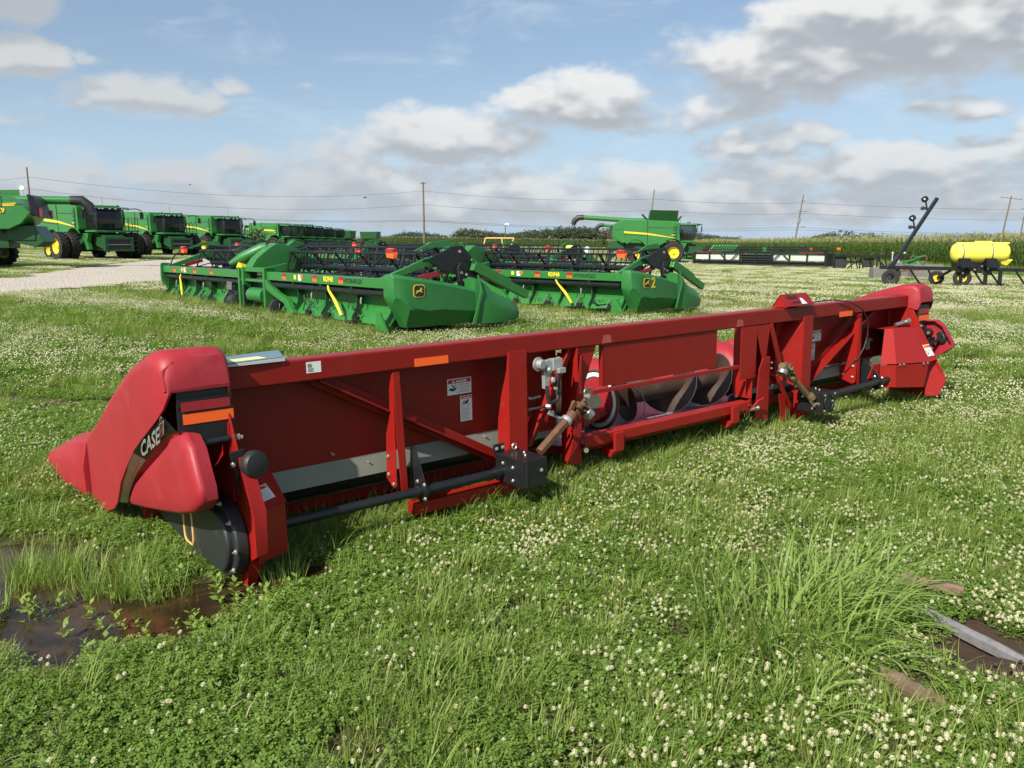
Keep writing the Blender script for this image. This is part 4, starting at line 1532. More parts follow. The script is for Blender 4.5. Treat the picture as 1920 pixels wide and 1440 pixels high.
# ---------------- plastic end hood (mirrored for the right end)
def hood(s, x0):
    """s=-1 for the left end; x0 = inner edge of the hood"""
    X = lambda d: x0 + s * d
    # cross sections from rear to nose: y, z_top, z_bot(outer), outer d, inner d, corner radius
    secs = [(-.125, 1.000, .985, .300, .015), (-.095, 1.14, .905, .325, .005), (-.03, 1.172, .850, .338, .0), (.10, 1.165, .775, .348, .0), (.25, 1.12, .70, .350, .0), (.42, 1.07, .61, .350, .0), (.62, .985, .48, .352, .0),
            (.80, .905, .35, .352, .0), (.93, .845, .20, .352, .0), (1.05, .785, .13, .351, .0), (1.20, .71, .08, .350, .02), (1.50, .575, .03, .345, .05), (1.75, .48, .01, .335, .07)]
    rings = []
    for y, zt, zb, do, di in secs:
        r = min(.085, (zt - zb) * .35, .12)
        ring = []
        ring.append((X(do), y, zb))
        for t in np.linspace(0, math.pi / 2, 5):
            ring.append((X(do - r * 1.0 + r * math.cos(t)), y, zt - r + r * math.sin(t)))
        ri = r * .55
        for t in np.linspace(math.pi / 2, math.pi, 4):
            ring.append((X(di + ri + ri * math.cos(t)), y, zt - ri + ri * math.sin(t)))
        ring.append((X(di), y, max(zb, zt - .25)))
        # inside skin
        w = .012
        ring.append((X(di + w), y, max(zb, zt - .25)))
        ring.append((X(di + w), y, zt - ri - w))
        ring.append((X(do - w), y, zt - r - w))
        ring.append((X(do - w), y, zb))
        rings.append(ring)
    b = MB()
    b.loft(rings)
    hd = b.build('end_hood', M['redplast'], H, bevel=0, smooth=50)
    # rear skirt that closes the back of the hood
    rear = MB()
    xs_ = [X(.318), X(.325), X(.30), X(.0), X(.0)]
    rear.prism([(X(.322), -.118, .985), (X(.322), -.100, 1.09), (X(.27), -.098, 1.132), (X(.03), -.098, 1.128), (X(.005), -.10, 1.075), (X(.005), -.118, .985)], (0, .02, 0))
    rear.build('hood_back', M['redplast'], hd, bevel=.008, smooth=50)
    return hd


hdL = hood(-1, -.405)
hdR = hood(1, 6.885)


# lower side flap: a rounded triangle bulging outwards behind the band
def flap(s, x0, parent):
    out = [(-.08, .785), (-.20, .795), (-.285, .74), (-.335, .65), (-.385, .57), (-.39, .51), (-.30, .44), (-.09, .375), (.21, .31), (.60, .23), (.95, .165), (1.01, .175), (.80, .325), (.53, .465), (.22, .615), (.03, .71)]
    cy, cz = .14, .47
    rings = []
    for k, (f, d) in enumerate(((1.0, .0), (1.0, .014), (.975, .028), (.925, .038), (.86, .043), (.5, .046), (.05, .047))):
        rings.append([(x0 + s * d, cy + (y - cy) * f, cz + (z - cz) * f) for y, z in out])
    b = MB()
    b.loft(rings)
    b2 = MB()
    b2.loft([[(x0 + s * .0, y, z) for y, z in out], [(x0 - s * .055, cy + (y - cy) * .985, cz + (z - cz) * .96) for y, z in out]], cap=False)
    o = b.build('side_flap', M['redplast'], parent, smooth=60)
    b2.build('flap_inner', M['redplast'], o, smooth=50)
    return o


flL = flap(-1, -.655, hdL)
flR = flap(1, 7.135, hdR)


# side band with lettering between the hood and the flap
BU = [(-.17, .885), (-.10, .850), (-.01, .81), (.21, .72), (.46, .59), (.67, .45), (.85, .32), (.94, .20)]
BL = [(-.17, .80), (-.12, .80), (.06, .73), (.25, .65), (.46, .54), (.68, .42), (.84, .31), (.98, .17)]


def bpt(q, t):
    i = min(int(q), 6)
    f = q - i
    u = Vector((-.758, *BU[i])).lerp(Vector((-.758, *BU[i + 1])), f)
    l = Vector((-.697, *BL[i])).lerp(Vector((-.697, *BL[i + 1])), f)
    return l.lerp(u, t)


def strip_(q0, q1, t0, t1, n=10, th=.004):
    b = MB()
    A = [bpt(q0 + (q1 - q0) * k / n, t0) for k in range(n + 1)]
    B_ = [bpt(q0 + (q1 - q0) * k / n, t1) for k in range(n + 1)]
    w = Vector((th, 0, 0))
    b.loft([[A[k], B_[k], B_[k] + w, A[k] + w] for k in range(n + 1)])
    return b


bl = strip_(0, 4.0, -.02, 1.0).build('black_band', M['black'], hdL)
strip_(3.99, 7, .26, 1.0).build('silver_band', M['silver'], hdL)
strip_(3.99, 7, -.02, .19).build('silver_pinstripe', M['silver'], hdL)
strip_(0, 7, -1.3, -.03).build('hood_lining', M['redplast'], hdL)
_q = lambda y, z, x: Vector((x, y, z))


def lettered(name, m, lift, bold):
    """the band's lettering climbs with the band while its strokes stay upright"""
    o = text(name, 'CASE', m, bl, (0, 0, 0), (1, 0, 0), (0, 1, 0), 1.0, .003, bold)
    w = max(v.co.x for v in o.data.vertices)
    a, b_, c = _q(*TB), _q(*TE), _q(*TT)
    X_, Y_ = (b_ - a) / w, (c - a) / .70
    Z_ = X_.cross(Y_).normalized()
    mt = Matrix((X_, Y_, Z_ * .2)).transposed().to_4x4()
    mt.translation = a + Z_ * (lift + .006)
    o.matrix_basis = Matrix.Identity(4)
    o.data.transform(mt)
    return Z_


TB, TE, TT = (.45, .565, -.712), (.06, .723, -.712), (.265, .685, -.754)
lettered('lettering_edge', M['ink'], .002, .07)
_n = lettered('lettering', M['white'], .004, .02)
_e = _q(.035, .745, -.722)
_xn = (_q(*TE) - _q(*TB)).normalized()
_yn = (_q(*TT) - _q(*TB)).normalized()
_e = _e + _n * .004
part('emblem', M['white'], bl, lambda b: (b.prism([_e + _n * .004 + _xn * u + _yn * v for u, v in ((0, 0), (.10, 0), (.10, .19), (0, .19))], _n * .001),
                                          b.prism([_e + _n * .004 + _xn * u + _yn * v for u, v in ((.02, .215), (.06, .215), (.06, .262), (.02, .262))], _n * .001)))
part('emblem_mark', M['redrefl'], bl, lambda b: (b.prism([_e + _n * .0055 + _xn * u + _yn * v for u, v in ((.025, .012), (.075, .012), (.060, .095), (.075, .18), (.025, .18), (.040, .095))], _n * .001),
                                                 b.prism([_e + _n * .0055 + _xn * u + _yn * v for u, v in ((.028, .222), (.052, .222), (.052, .255), (.028, .255))], _n * .001)))


# hinged snouts ahead of the hoods and the row snouts between them
def snout(xc, w, y0, z0, ytip, parent, name, rise=0.0):
    rings = []
    for k, (f, hh) in enumerate(((0, 1.0), (.12, .97), (.35, .74), (.6, .5), (.82, .28), (.96, .12), (1.0, .05))):
        y = y0 + (ytip - y0) * f
        ww = w * (1 - f * .80) * .5
        zt = z0 * hh + .02
        zb = .02 + .02 * (1 - f)
        rings.append([(xc - ww, y, zb), (xc - ww, y, zb + (zt - zb) * .55), (xc - ww * .62, y, zt - (zt - zb) * .14), (xc - ww * .2, y, zt), (xc + ww * .2, y, zt), (xc + ww * .62, y, zt - (zt - zb) * .14), (xc + ww, y, zb + (zt - zb) * .55), (xc + ww, y, zb)])
    b = MB()
    b.loft(rings)
    return b.build(name, M['redplast'], parent, smooth=45)


def end_snout(s, x0):
    X = lambda d: x0 + s * d
    rings = []
    for f, zt in ((0, .475), (.05, .465), (.3, .38), (.6, .25), (.85, .13), (.97, .07), (1, .045)):
        y = 1.76 + 1.32 * f
        o_, i_ = .365 + .055 * min(1, f * 4), .02 + .30 * f
        zb = .045 - .02 * f
        m_ = (o_ + i_) / 2
        rings.append([(X(o_), y, zb), (X(o_ + .004), y, zb + (zt - zb) * .45), (X(o_ - .03), y, zb + (zt - zb) * .82), (X(m_ + .03), y, zt), (X(m_ - .05), y, zt), (X(i_ + .02), y, zb + (zt - zb) * .8), (X(i_), y, zb + (zt - zb) * .4), (X(i_), y, zb)])
    b = MB()
    b.loft(rings)
    o = b.build('end_snout', M['redplast'], H, smooth=40)
    part('wear_strip', M['black'], o, lambda b: b.tube([(X(.41), 1.80, .035), (X(.425), 2.4, .03), (X(.42), 3.04, .03)], .016, 6))
    part('snout_tip_bolt', M['bolt'], o, lambda b: bolts(b, [(X(.425), 2.98, .05)], (s, 0, 0), .02, .012))


end_snout(-1, -.405)
end_snout(1, 6.885)


def rowhood(xc, tall):
    rings = []
    for y, zt, w in ((.72, .30, .30), (.74, .50, .34), (.86, .60 * tall, .38), (1.05, .64 * tall, .38), (1.35, .60 * tall, .36), (1.75, .48, .34), (1.80, .44, .32)):
        ring = []
        for t in np.linspace(0, math.pi, 9):
            ring.append((xc - w / 2 * math.copysign(abs(math.cos(t)) ** .7, math.cos(t)), y, .18 + (zt - .18) * math.sin(t) ** .6 if 0 < t < math.pi - 1e-6 else .18))
        rings.append(ring)
    b = MB()
    b.loft(rings)
    o = b.build('row_hood', M['redplast'], H, smooth=50)
    snout(xc, .30, 1.82, .42, 3.0, o, 'row_snout')


for i in range(1, 8):
    rowhood(-.35 + i * .9, 1.0 if i != 5 else 1.30)
part('row_units', M['brown'], H, lambda b: [b.bb(-.35 + (i + .5) * .9 - .18, -.35 + (i + .5) * .9 + .18, .92, 1.7, .08, .20) for i in range(8)], bevel=.01)

# ---------------- right end
rf = part('reflector_flap', M['black'], H, lambda b: (b.bb(6.915, 7.17, -.095, -.080, .66, .955)), bevel=.004)
part('red_reflector', M['redrefl'], rf, lambda b: quad(b, (6.93, -.097, .86), (1, 0, 0), (0, 0, 1), .225, .055, .002))
part('orange_reflector', M['orange'], rf, lambda b: quad(b, (6.935, -.097, .785), (1, 0, 0), (0, 0, 1), .235, .058, .002))
part('hinge_rod', M['black'], rf, lambda b: (b.tube([(6.96, -.13, .655), (7.16, -.13, .655)], .045, 12)))
part('hinge_bolts', M['bolt'], rf, lambda b: bolts(b, [(6.99, -.175, .66), (7.02, -.14, .56), (6.98, -.10, .73)], (0, -1, 0), .018, .014))
bk = part('bumper_bracket', M['black'], H, lambda b: (b.prism([(6.95, -.21, .62), (7.10, -.21, .61), (7.08, -.21, .44), (6.96, -.21, .45)], (0, .015, 0)), b.bar((6.95, -.2, .55), (7.1, -.25, .58), .03, .03)), bevel=.003)
part('rubber_bumper', M['blackplast'], bk, lambda b: b.lathe([(.062, 0), (.070, .012), (.070, .04), (.062, .056), (.03, .062), (0, .063)], (7.12, -.24, .60), (1, -.45, .05), 28, True), smooth=50)
part('bracket_bolts', M['bolt'], bk, lambda b: bolts(b, [(7.0, -.212, .50), (7.02, -.212, .56)], (0, -1, 0), .016, .016))

# folded sheet cover over the end drive
cu = [(6.36, -.02, .735), (6.42, -.08, .745), (6.72, -.10, .735), (6.893, -.135, .73)]
cl = [(6.12, -.12, .41), (6.20, -.24, .415), (6.72, -.34, .395), (6.893, -.335, .405)]
cb = [(6.14, -.12, .18), (6.22, -.24, .175), (6.66, -.32, .135), (6.893, -.20, .17)]
part('drive_cover', M['redmet'], H, lambda b: (b.add(cu + cl, [(0, 1, 5, 4), (1, 2, 6, 5), (2, 3, 7, 6)]), b.add([(6.40, .19, .735), (6.893, .19, .735)] + cu, [(0, 2, 3, 4, 5, 1)])), bevel=0, smooth=20)
lc = part('lower_cover', M['redmet'], H, lambda b: (b.add([(x + .004 * 0, y + .006, z - .012) for x, y, z in cl] + cb, [(0, 1, 5, 4), (1, 2, 6, 5), (2, 3, 7, 6)])), smooth=20)
part('cover_wing', M['redmet'], H, lambda b: b.prism([(5.92, -.10, .28), (6.02, -.10, .41), (6.14, -.11, .41), (6.14, -.11, .28)], (0, .008, 0)))
part('cover_bolts', M['bolt'], lc, lambda b: bolts(b, [(6.24, -.255, .405), (6.30, -.265, .405), (6.60, -.325, .39), (6.67, -.335, .388)], (0, -1, 0), .012))
part('foot_flange', M['redmet'], H, lambda b: b.prism([(6.885, -.30, .36), (6.90, -.44, .20), (6.895, -.37, .02), (6.76, -.30, .03), (6.80, -.25, .22)], (.004, .008, 0)))
part('plate_triangle', M['redmet'], H, lambda b: b.prism([(6.885, -.0, .93), (6.70, .0, .735), (6.885, -.07, .735)], (0, .008, 0)))
part('shaft_stub', M['steel'], H, lambda b: (b.tube([(6.62, .0, .76), (6.74, -.06, .79)], .022, 10), b.tube([(6.72, -.06, .79), (6.76, -.08, .80)], .03, 10)))
warn((6.745, -.306, .445), (.15, -.012, .002), (.0, .20, .32), .12, .13)
sticker(6.42, .50, .08, .12, 'wide')

# bent red holder on top of the beam with hand lettering
hb = part('holder_box', M['red'], H, lambda b: (b.add([(4.52, .13, 1.062), (4.61, .04, 1.175), (4.61, .045, 1.175), (4.74, -.05, 1.068)], []) and None or b.prism([(4.55, -.045, 1.075), (4.55, .045, 1.178), (4.55, .13, 1.064), (4.55, .122, 1.064), (4.55, .045, 1.168), (4.55, -.037, 1.072)], (.42, 0, 0))), bevel=.002)
part('holder_end', M['redmet'], hb, lambda b: b.prism([(4.556, -.03, 1.066), (4.556, .045, 1.165), (4.556, .125, 1.066)], (.006, 0, 0)))
text('hand_lettering', 'Blend', M['ink'], hb, (4.62, .004, 1.139), (1, 0, 0), (0, .090, .103), .064, .0006, .0012)
part('lettering_line', M['ink'], hb, lambda b: quad(b, (4.645, -.0265, 1.1055), (1, 0, 0), (0, .090, .103), .13, .012, .0008))
part('lettering_dash', M['white'], hb, lambda b: b.prism([Vector((4.78, -.036, 1.088)), Vector((4.86, -.038, 1.086)), Vector((4.83, .004, 1.134)), Vector((4.80, .008, 1.138))], (0, -.0012, .001)))
part('holder_base', M['deck'], hb, lambda b: b.bb(4.72, 4.96, -.03, .12, 1.0605, 1.068))
part('black_cable', M['hose'], H, lambda b: b.tube([(4.95, .03, 1.075), (5.10, .02, 1.085), (5.35, .0, 1.09), (5.62, -.03, 1.06), (5.82, -.05, .98), (5.95, -.05, .86), (6.0, -.03, .72), (5.96, -.02, .58), (5.86, -.01, .47), (5.70, .10, .42), (5.55, .16, .40)], .0065, 6), smooth=60)
part('faded_mark', mat('faded_red_paint', (0.42, 0.075, 0.06), .6, var=.2), H, lambda b: [b.xz(-.0006, .001, [(x, .945), (x + .10, .945), (x + .09, 1.0), (x + .02, 1.005)]) for x in (2.28, 3.86)])

# folded booklets left on the beam
bo = empty('booklet')
bo.matrix_world = _m @ Matrix.Translation((-.25, .065, 1.0615))
tag(bo, 'weathered printed booklets lying on the left end of the red beam', 'booklet')
part('page_block', M['paper'], bo, lambda b: (b.add([(-.15, -.085, 0), (.17, -.075, 0), (.17, .07, .0), (-.15, .08, 0), (-.15, -.085, .012), (.17, -.075, .018), (.18, .07, .03), (-.15, .08, .022)], [(0, 3, 2, 1), (4, 5, 6, 7), (0, 1, 5, 4), (1, 2, 6, 5), (2, 3, 7, 6), (3, 0, 4, 7)])))
part('cover_sheet', M['paperb'], bo, lambda b: b.add([(-.15, -.08, .0135), (.165, -.072, .020), (.195, .075, .040), (.03, .085, .034), (-.15, .085, .026), (-.15, -.08, .0155), (.165, -.072, .022), (.195, .075, .042), (.03, .085, .036), (-.15, .085, .028)], [(0, 1, 2, 3, 4), (5, 6, 7, 8, 9)]))
part('cover_picture', M['papery'], bo, lambda b: b.add([(-.12, -.05, .0185), (.08, -.045, .0225), (.06, .01, .0275), (-.12, .005, .0245)], [(0, 1, 2, 3)]))


# ================================================================ green flex draper headers
def deer(b, P, k):
    """leaping deer badge, P maps (u,v) in 0..1 to the surface"""
    pts = [(.14, .40), (.22, .50), (.30, .56), (.44, .58), (.56, .60), (.62, .70), (.60, .80), (.66, .74), (.70, .84), (.72, .74), (.80, .72), (.86, .66), (.78, .64), (.74, .54), (.70, .46), (.82, .42), (.88, .34), (.80, .37), (.66, .40), (.54, .42), (.40, .44),
           (.34, .36), (.24, .30), (.14, .22), (.12, .25), (.22, .34), (.26, .42), (.20, .42)]
    b.prism([P(u, v) for u, v in pts], k)


def badge(parent, P, n):
    """P(u,v) -> point on the shield, n outward"""
    rr = [(.5 + .5 * math.copysign(abs(math.cos(t)) ** .45, math.cos(t)), .5 + .5 * math.copysign(abs(math.sin(t)) ** .45, math.sin(t))) for t in np.linspace(0, 2 * math.pi, 24, endpoint=False)]
    o = part('badge', M['yellow'], parent, lambda b: b.prism([P(u, v) for u, v in rr], n * .006))
    part('badge_field', M['ink'], o, lambda b: b.prism([P(.5 + (u - .5) * .86, .5 + (v - .5) * .86) + n * .0065 for u, v in rr], n * .003))
    part('emblem', M['yellow'], o, lambda b: deer(b, lambda u, v: P(.08 + u * .84, .08 + v * .84) + n * .010, n * .003))


def shield(T, L, s, full, number=None):
    """faceted end shield; s=+1 at the right end (x=L), -1 at the left end (x=0)"""
    X = lambda d: (L if s > 0 else 0) + s * d
    st = [(-.06, -.16, .62, .66, .98, .0, .04), (.0, .0, .50, .62, 1.02, .02, .06), (.10, .02, .36, .60, 1.02, .05, .08), (.26, .02, .07, .40, .99, .08, .12), (.60, .02, .06, .38, .94, .10, .13), (1.10, .02, .06, .36, .86, .11, .13), (1.80, .0, .07, .30, .72, .09, .10)]
    rings = []
    for y, d0, zb, zm, zt, o1, o2 in st:
        rings.append([(X(-.20), y, zb), (X(d0 - .02), y, zb), (X(d0 + o2), y, zm), (X(d0 + o1), y, zt - .06), (X(d0 - .03), y, zt), (X(-.20), y, zt)])
    b = MB()
    b.loft(rings)
    sh = b.build('end_shield', M['greenplast'], T, bevel=.02 if full else 0, smooth=25, seg=2)
    # recessed field with a folded crease
    part('shield_crease', M['greenplast'], sh, lambda b: b.loft([[(X(.148), .30, .47), (X(.150), .32, .43), (X(.12), .3, .43)], [(X(.168), .62, .40), (X(.170), .66, .365), (X(.13), .62, .36)], [(X(.155), 1.05, .40), (X(.156), 1.08, .38), (X(.13), 1.05, .37)]]), smooth=30)
    # nose
    ns = [(1.79, .10, .06, .93, .06), (1.95, .14, .05, .90, .10), (2.10, .17, .05, .80, .16), (2.24, .18, .05, .67, .18), (2.45, .18, .05, .60, .20), (2.68, .16, .06, .52, .20), (2.86, .12, .08, .41, .16), (2.95, .06, .12, .30, .08), (2.97, .02, .15, .24, .04)]
    rings = []
    for y, w, zb, zt, r in ns:
        rings.append([(X(-.22 - w * .2), y, zb), (X(w * .8), y, zb), (X(w), y, zb + (zt - zb) * .45), (X(w - .02), y, zt - r), (X(w * .4), y, zt - r * .25), (X(-.10), y, zt), (X(-.22 - w * .3), y, zt - r), (X(-.24 - w * .2), y, zb + (zt - zb) * .4)])
    b = MB()
    b.loft(rings)
    b.build('nose_cone', M['greenplast'], T, smooth=50)
    part('shield_seam', M['green'], T, lambda b: b.tube([(X(.13), 1.82, .96), (X(.17), 1.88, .72), (X(.15), 1.80, .38), (X(.12), 1.72, .08)], .018, 6))
    if full and s > 0:
        n = Vector((1, 0, 0))
        P = lambda u, v: Vector((X(.136), .34 + u * .25, .61 + v * .23))
        badge(sh, P, n)
        if number:
            text('number', number, M['yellow'], sh, (X(.142), .64, .61), (0, 1, 0), (0, 0, 1), .34, .003, .006)
    return sh


def reel(T, x0, x1, y, z, r, full, ph=.3, nb=6):
    rl = part('reel_shaft', M['black'], T, lambda b: b.tube([(x0, y, z), (x1, y, z)], .07, 10))
    for k in range(nb):
        a = ph + 2 * math.pi * k / nb
        cy, cz = y + r * math.cos(a), z + r * math.sin(a)

        def f(b):
            b.tube([(x0, cy, cz), (x1, cy, cz)], .024, 6)
            n = int((x1 - x0) / (.15 if full else .25))
            for i in range(n):
                x = x0 + (i + .5) * (x1 - x0) / n
                b.bar((x, cy, cz), (x, cy - .05, cz - .24), .016 if full else .03, .016, (1, 0, 0))
        part('reel_bat', M['black'], rl, f)
    nsp = 6 if full else 4
    for i in range(nsp):
        x = x0 + .05 + (x1 - x0 - .1) * i / (nsp - 1)

        def f(b):
            for k in range(nb):
                a = ph + 2 * math.pi * k / nb
                a2 = ph + 2 * math.pi * (k + 1) / nb
                p = (x, y + r * math.cos(a), z + r * math.sin(a))
                b.bar((x, y, z), p, .02, .075, (1, 0, 0))
                if i in (0, nsp - 1) and full:
                    q = (x, y + r * math.cos(a2), z + r * math.sin(a2))
                    b.bar(p, q, .02, .07, (1, 0, 0))
        part('reel_spider', M['black'], rl, f)


def reel_arm(T, x, w=.10, big=False):
    prof_t = [(.05, .95), (.5, 1.10), (.95, 1.26), (1.30, 1.34), (1.65, 1.28), (1.95, 1.10), (2.2, .98)]
    prof_b = [(2.2, .88), (1.9, .96), (1.6, 1.10), (1.28, 1.16), (.95, 1.12), (.5, .98), (.05, .86)]
    if big:
        prof_t = [(-.02, 1.02), (.12, 1.22), (.42, 1.44), (.62, 1.56), (.95, 1.50), (1.35, 1.30), (1.8, 1.02)]
        prof_b = [(1.8, .92), (1.3, .98), (.9, .95), (.45, 1.02), (.2, 1.00), (.0, .98)]
    return part('reel_arm', M['green'], T, lambda b: b.yz(x - w / 2, x + w / 2, prof_t + prof_b), bevel=.01 if big else .006)


def platform(loc, ang, label, L=12.2, full=True, number=None, seed=1, group='green draper headers parked in rows'):
    rg = np.random.default_rng(seed)
    T = empty('draper_header', loc, ang)
    tag(T, label, 'header', group)
    CX0, CX1 = L * .455, L * .575
    SH = .30
    # upper beam, in two wings and the centre
    for a, c in ((SH - .1, CX0), (CX1, L - SH + .1)):
        part('top_beam', M['green'], T, lambda b: b.bb(a, c, 0, .16, .76, .94), bevel=.012)
        part('back_sheet', M['green'], T, lambda b: (b.prism([(a, .26, .76), (a, .30, .76), (a, .30, .36), (a, .26, .36)], (c - a, 0, 0)), b.prism([(a, .26, .37), (a, .04, .10), (a, .06, .08), (a, .28, .35)], (c - a, 0, 0))))
        part('hose_tube', M['black'], T, lambda b: b.tube([(a + .1, .07, .665), (c - .1, .07, .665)], .058, 10))
        n = max(3, int((c - a) / .95))
        for i in range(n + 1):
            x = a + .03 + (c - a - .06) * i / n
            part('back_rib', M['dgreen'], T, lambda b: b.yz(x - .012, x + .012, [(.0, .76), (.26, .76), (.27, .36), (.10, .06), (.0, .06), (.0, .2), (.10, .34), (.12, .6), (.0, .68)]))
        # reflectors and stickers on the beam
        for k, u in enumerate((.16, .44, .655)):
            x = a + (c - a) * u
            part('red_reflector', M['redrefl'], T, lambda b: b.bb(x, x + .16, -.004, -.001, .865, .93))
            part('orange_reflector', M['orange'], T, lambda b: b.bb(x, x + .16, -.004, -.001, .80, .862))
        if full:
            x = a + (c - a) * .27
            part('yellow_sticker', M['yellow'], T, lambda b: b.bb(x, x + .10, -.004, -.001, .82, .91))
            part('white_sticker', M['white'], T, lambda b: b.bb(x + .19, x + .32, -.004, -.001, .80, .92))
            part('sticker_mark', M['orange'], T, lambda b: b.bb(x + .28, x + .40, -.006, -.0045, .85, .915))
    if full:
        xq = L - SH - .10
        text('lettering', 'HYDRAFLEX', M['ink'], T, (xq - 1.25, -.003, .82), (1, 0, 0), (0, 0, 1), .12, .001, .003)
        text('lettering', 'RDF40', M['yellow'], T, (CX1 + (xq - CX1) * .555, -.003, .825), (1, 0, 0), (0, 0, 1), .13, .001, .006)

    # centre frame with its opening
    def cf(b):
        for x in (CX0, CX1 - .09, CX0 + .22):
            b.bb(x, x + .09, -.06, .12, .05, 1.02)
        b.bb(CX0, CX1, -.02, .20, .92, 1.02)
        b.bb(CX0, CX1, -.02, .14, .70, .76)
        b.yz(CX0, CX0 + .09, [(-.05, 1.02), (.5, 1.12), (.5, .95), (.1, .9)])
        b.yz(CX1 - .09, CX1, [(-.05, 1.02), (.5, 1.12), (.5, .95), (.1, .9)])
    part('centre_frame', M['green'], T, cf, bevel=.01)
    part('feed_opening', M['blueblack'], T, lambda b: (b.bb(CX0 + .32, CX1 - .10, .14, .20, .10, .70), b.bb(CX0 + .28, CX1 - .05, -.10, .0, .05, .11), b.bb(CX0 + .30, CX0 + .36, -.08, .0, .10, .62)))
    part('feed_drum', M['green'], T, lambda b: b.tube([(CX0 + .50, .06, .40), (CX1 - .16, .06, .40)], .17, 14))
    # big curved wing brace right of the centre
    part('wing_brace', M['green'], T, lambda b: b.prism([(CX1 + .02, -.06, .78), (CX1 + .10, -.06, .70), (CX1 + .55, -.06, .52), (CX1 + 1.0, -.06, .40), (CX1 + 1.28, -.06, .12), (CX1 + 1.1, -.06, .06), (CX1 + .86, -.06, .30), (CX1 + .5, -.06, .40), (CX1 + .05, -.06, .56)], (0, .12, 0)), bevel=.012)
    part('wing_wheel', M['tyre'], T, lambda b: b.lathe([(.08, 0), (.16, .02), (.17, .07), (.16, .12), (.08, .14)], (CX1 + .35, .0, .20), (1, 0, 0), 16, True))
    # hydraulics left of the centre, hung with hoses
    def hyd(b):
        for _ in range(26 if full else 8):
            p = Vector((CX0 - rg.uniform(.1, 1.1), rg.uniform(-.02, .15), rg.uniform(.2, .62)))
            q = p + Vector((rg.normal() * .18, rg.normal() * .04, rg.normal() * .10))
            m_ = (p + q) / 2 + Vector((0, -.05, -.08))
            b.tube([p, m_, q], .014, 5)
        for _ in range(5):
            b.box((CX0 - rg.uniform(.15, .95), .05, rg.uniform(.25, .55)), (.16, .14, .12), (rg.normal() * .2, 0, rg.normal() * .2))
    part('hydraulics', M['black'], T, hyd)
    part('gear_drum', M['blackplast'], T, lambda b: b.lathe([(.10, 0), (.17, .03), (.17, .22), (.10, .26)], (CX0 - .45, -.02, .20), (1, -.2, 0), 16, True))
    part('valve_block', M['steel'], T, lambda b: (b.box((CX0 - .55, .0, .52), (.30, .10, .10)), [b.tube([(CX0 - .68 + i * .07, -.02, .57), (CX0 - .68 + i * .07, -.02, .66)], .016, 6) for i in range(4)]))
    # little linkages in every bay
    if full:
        def link(b):
            for x in np.arange(SH + .4, L - SH - .3, .95):
                if CX0 - .3 < x < CX1 + .3:
                    continue
                x = x + rg.normal() * .06
                b.tube([(x - .28, .0, .10), (x + .3, .02, .13)], .016, 6)
                b.tube([(x, .0, .12), (x + .02, .08, .26), (x + .10, .14, .36)], .014, 6)
                b.box((x + .12, .02, .17), (.11, .08, .09), (0, 0, .3))
                b.tube([(x + .2, .02, .30), (x + .24, .0, .2), (x + .16, .0, .1)], .012, 5)
                for _ in range(4):
                    p = Vector((x + rg.uniform(-.4, .45), rg.uniform(0, .1), rg.uniform(.1, .5)))
                    q = p + Vector((rg.normal() * .22, .03, rg.normal() * .12))
                    b.tube([p, (p + q) / 2 + Vector((0, -.03, -.06)), q], .011, 5)
        part('linkages', M['black'], T, link)

        def clips(b):
            for x in np.arange(SH + .6, L - SH - .3, 1.9):
                if CX0 - .3 < x < CX1 + .3:
                    continue
                b.tube([(x, .10, .56), (x + .01, .08, .50), (x, .09, .44)], .016, 6)
        part('pale_clips', M['alu'], T, clips)
    # yellow lock straps
    for x, dx_ in (((SH + 1.3, .12), (L - SH - 1.9, .55)) if full else ()):
        part('yellow_strap', M['yellow'], T, lambda b: (b.tube([(x, -.03, .74), (x + dx_ * .15, -.06, .66), (x + dx_ * .6, -.06, .45), (x + dx_, -.07, .20)], [.018, .022, .036, .030], 8)))
    # draper deck and belt drums behind the beam
    part('draper_deck', M['blueblack'], T, lambda b: b.prism([(SH, .30, .60), (SH, .95, .42), (SH, 1.55, .14), (SH, 1.55, .10), (SH, .30, .10)], (L - 2 * SH, 0, 0)))
    for a, c in ((SH + .2, CX0 - .1), (CX1 + .3, L - SH - .2)):
        part('top_auger', M['blueblack'], T, lambda b: (b.tube([(a, .34, .80), (c, .34, .80)], .13, 14), [b.tube([(x, .34, .80), (x + .02, .34, .80)], .17, 12) for x in np.arange(a + .3, c, 1.1)]))
    part('cutterbar', M['dgreen'], T, lambda b: b.bb(SH, L - SH, 1.55, 1.78, .06, .11))
    shield(T, L, 1, full, number)
    shield(T, L, -1, full)
    part('shield_strut', M['green'], T, lambda b: b.prism([(L - .42, -.08, .34), (L - .30, -.08, .34), (L - .10, -.08, .02), (L - .46, -.10, .02)], (0, .04, 0)))
    ry, rz_2, rr = 1.25, 1.02, .47
    reel(T, SH + .25, L * .50 - .2, ry, rz_2, rr, full, .25)
    reel(T, L * .50 + .2, L - SH - .25, ry, rz_2, rr, full, .25)
    reel_arm(T, SH + .12)
    reel_arm(T, L - SH - .12)
    reel_arm(T, L * .50, .34, True)
    part('arm_cylinder', M['redrefl'], T, lambda b: b.bar((L - SH - .04, .80, .92), (L - SH - .04, 1.45, 1.04), .03, .09))
    part('arm_cylinder', M['redrefl'], T, lambda b: b.bar((SH + .2, .5, .95), (SH + .2, 1.0, 1.08), .03, .09))
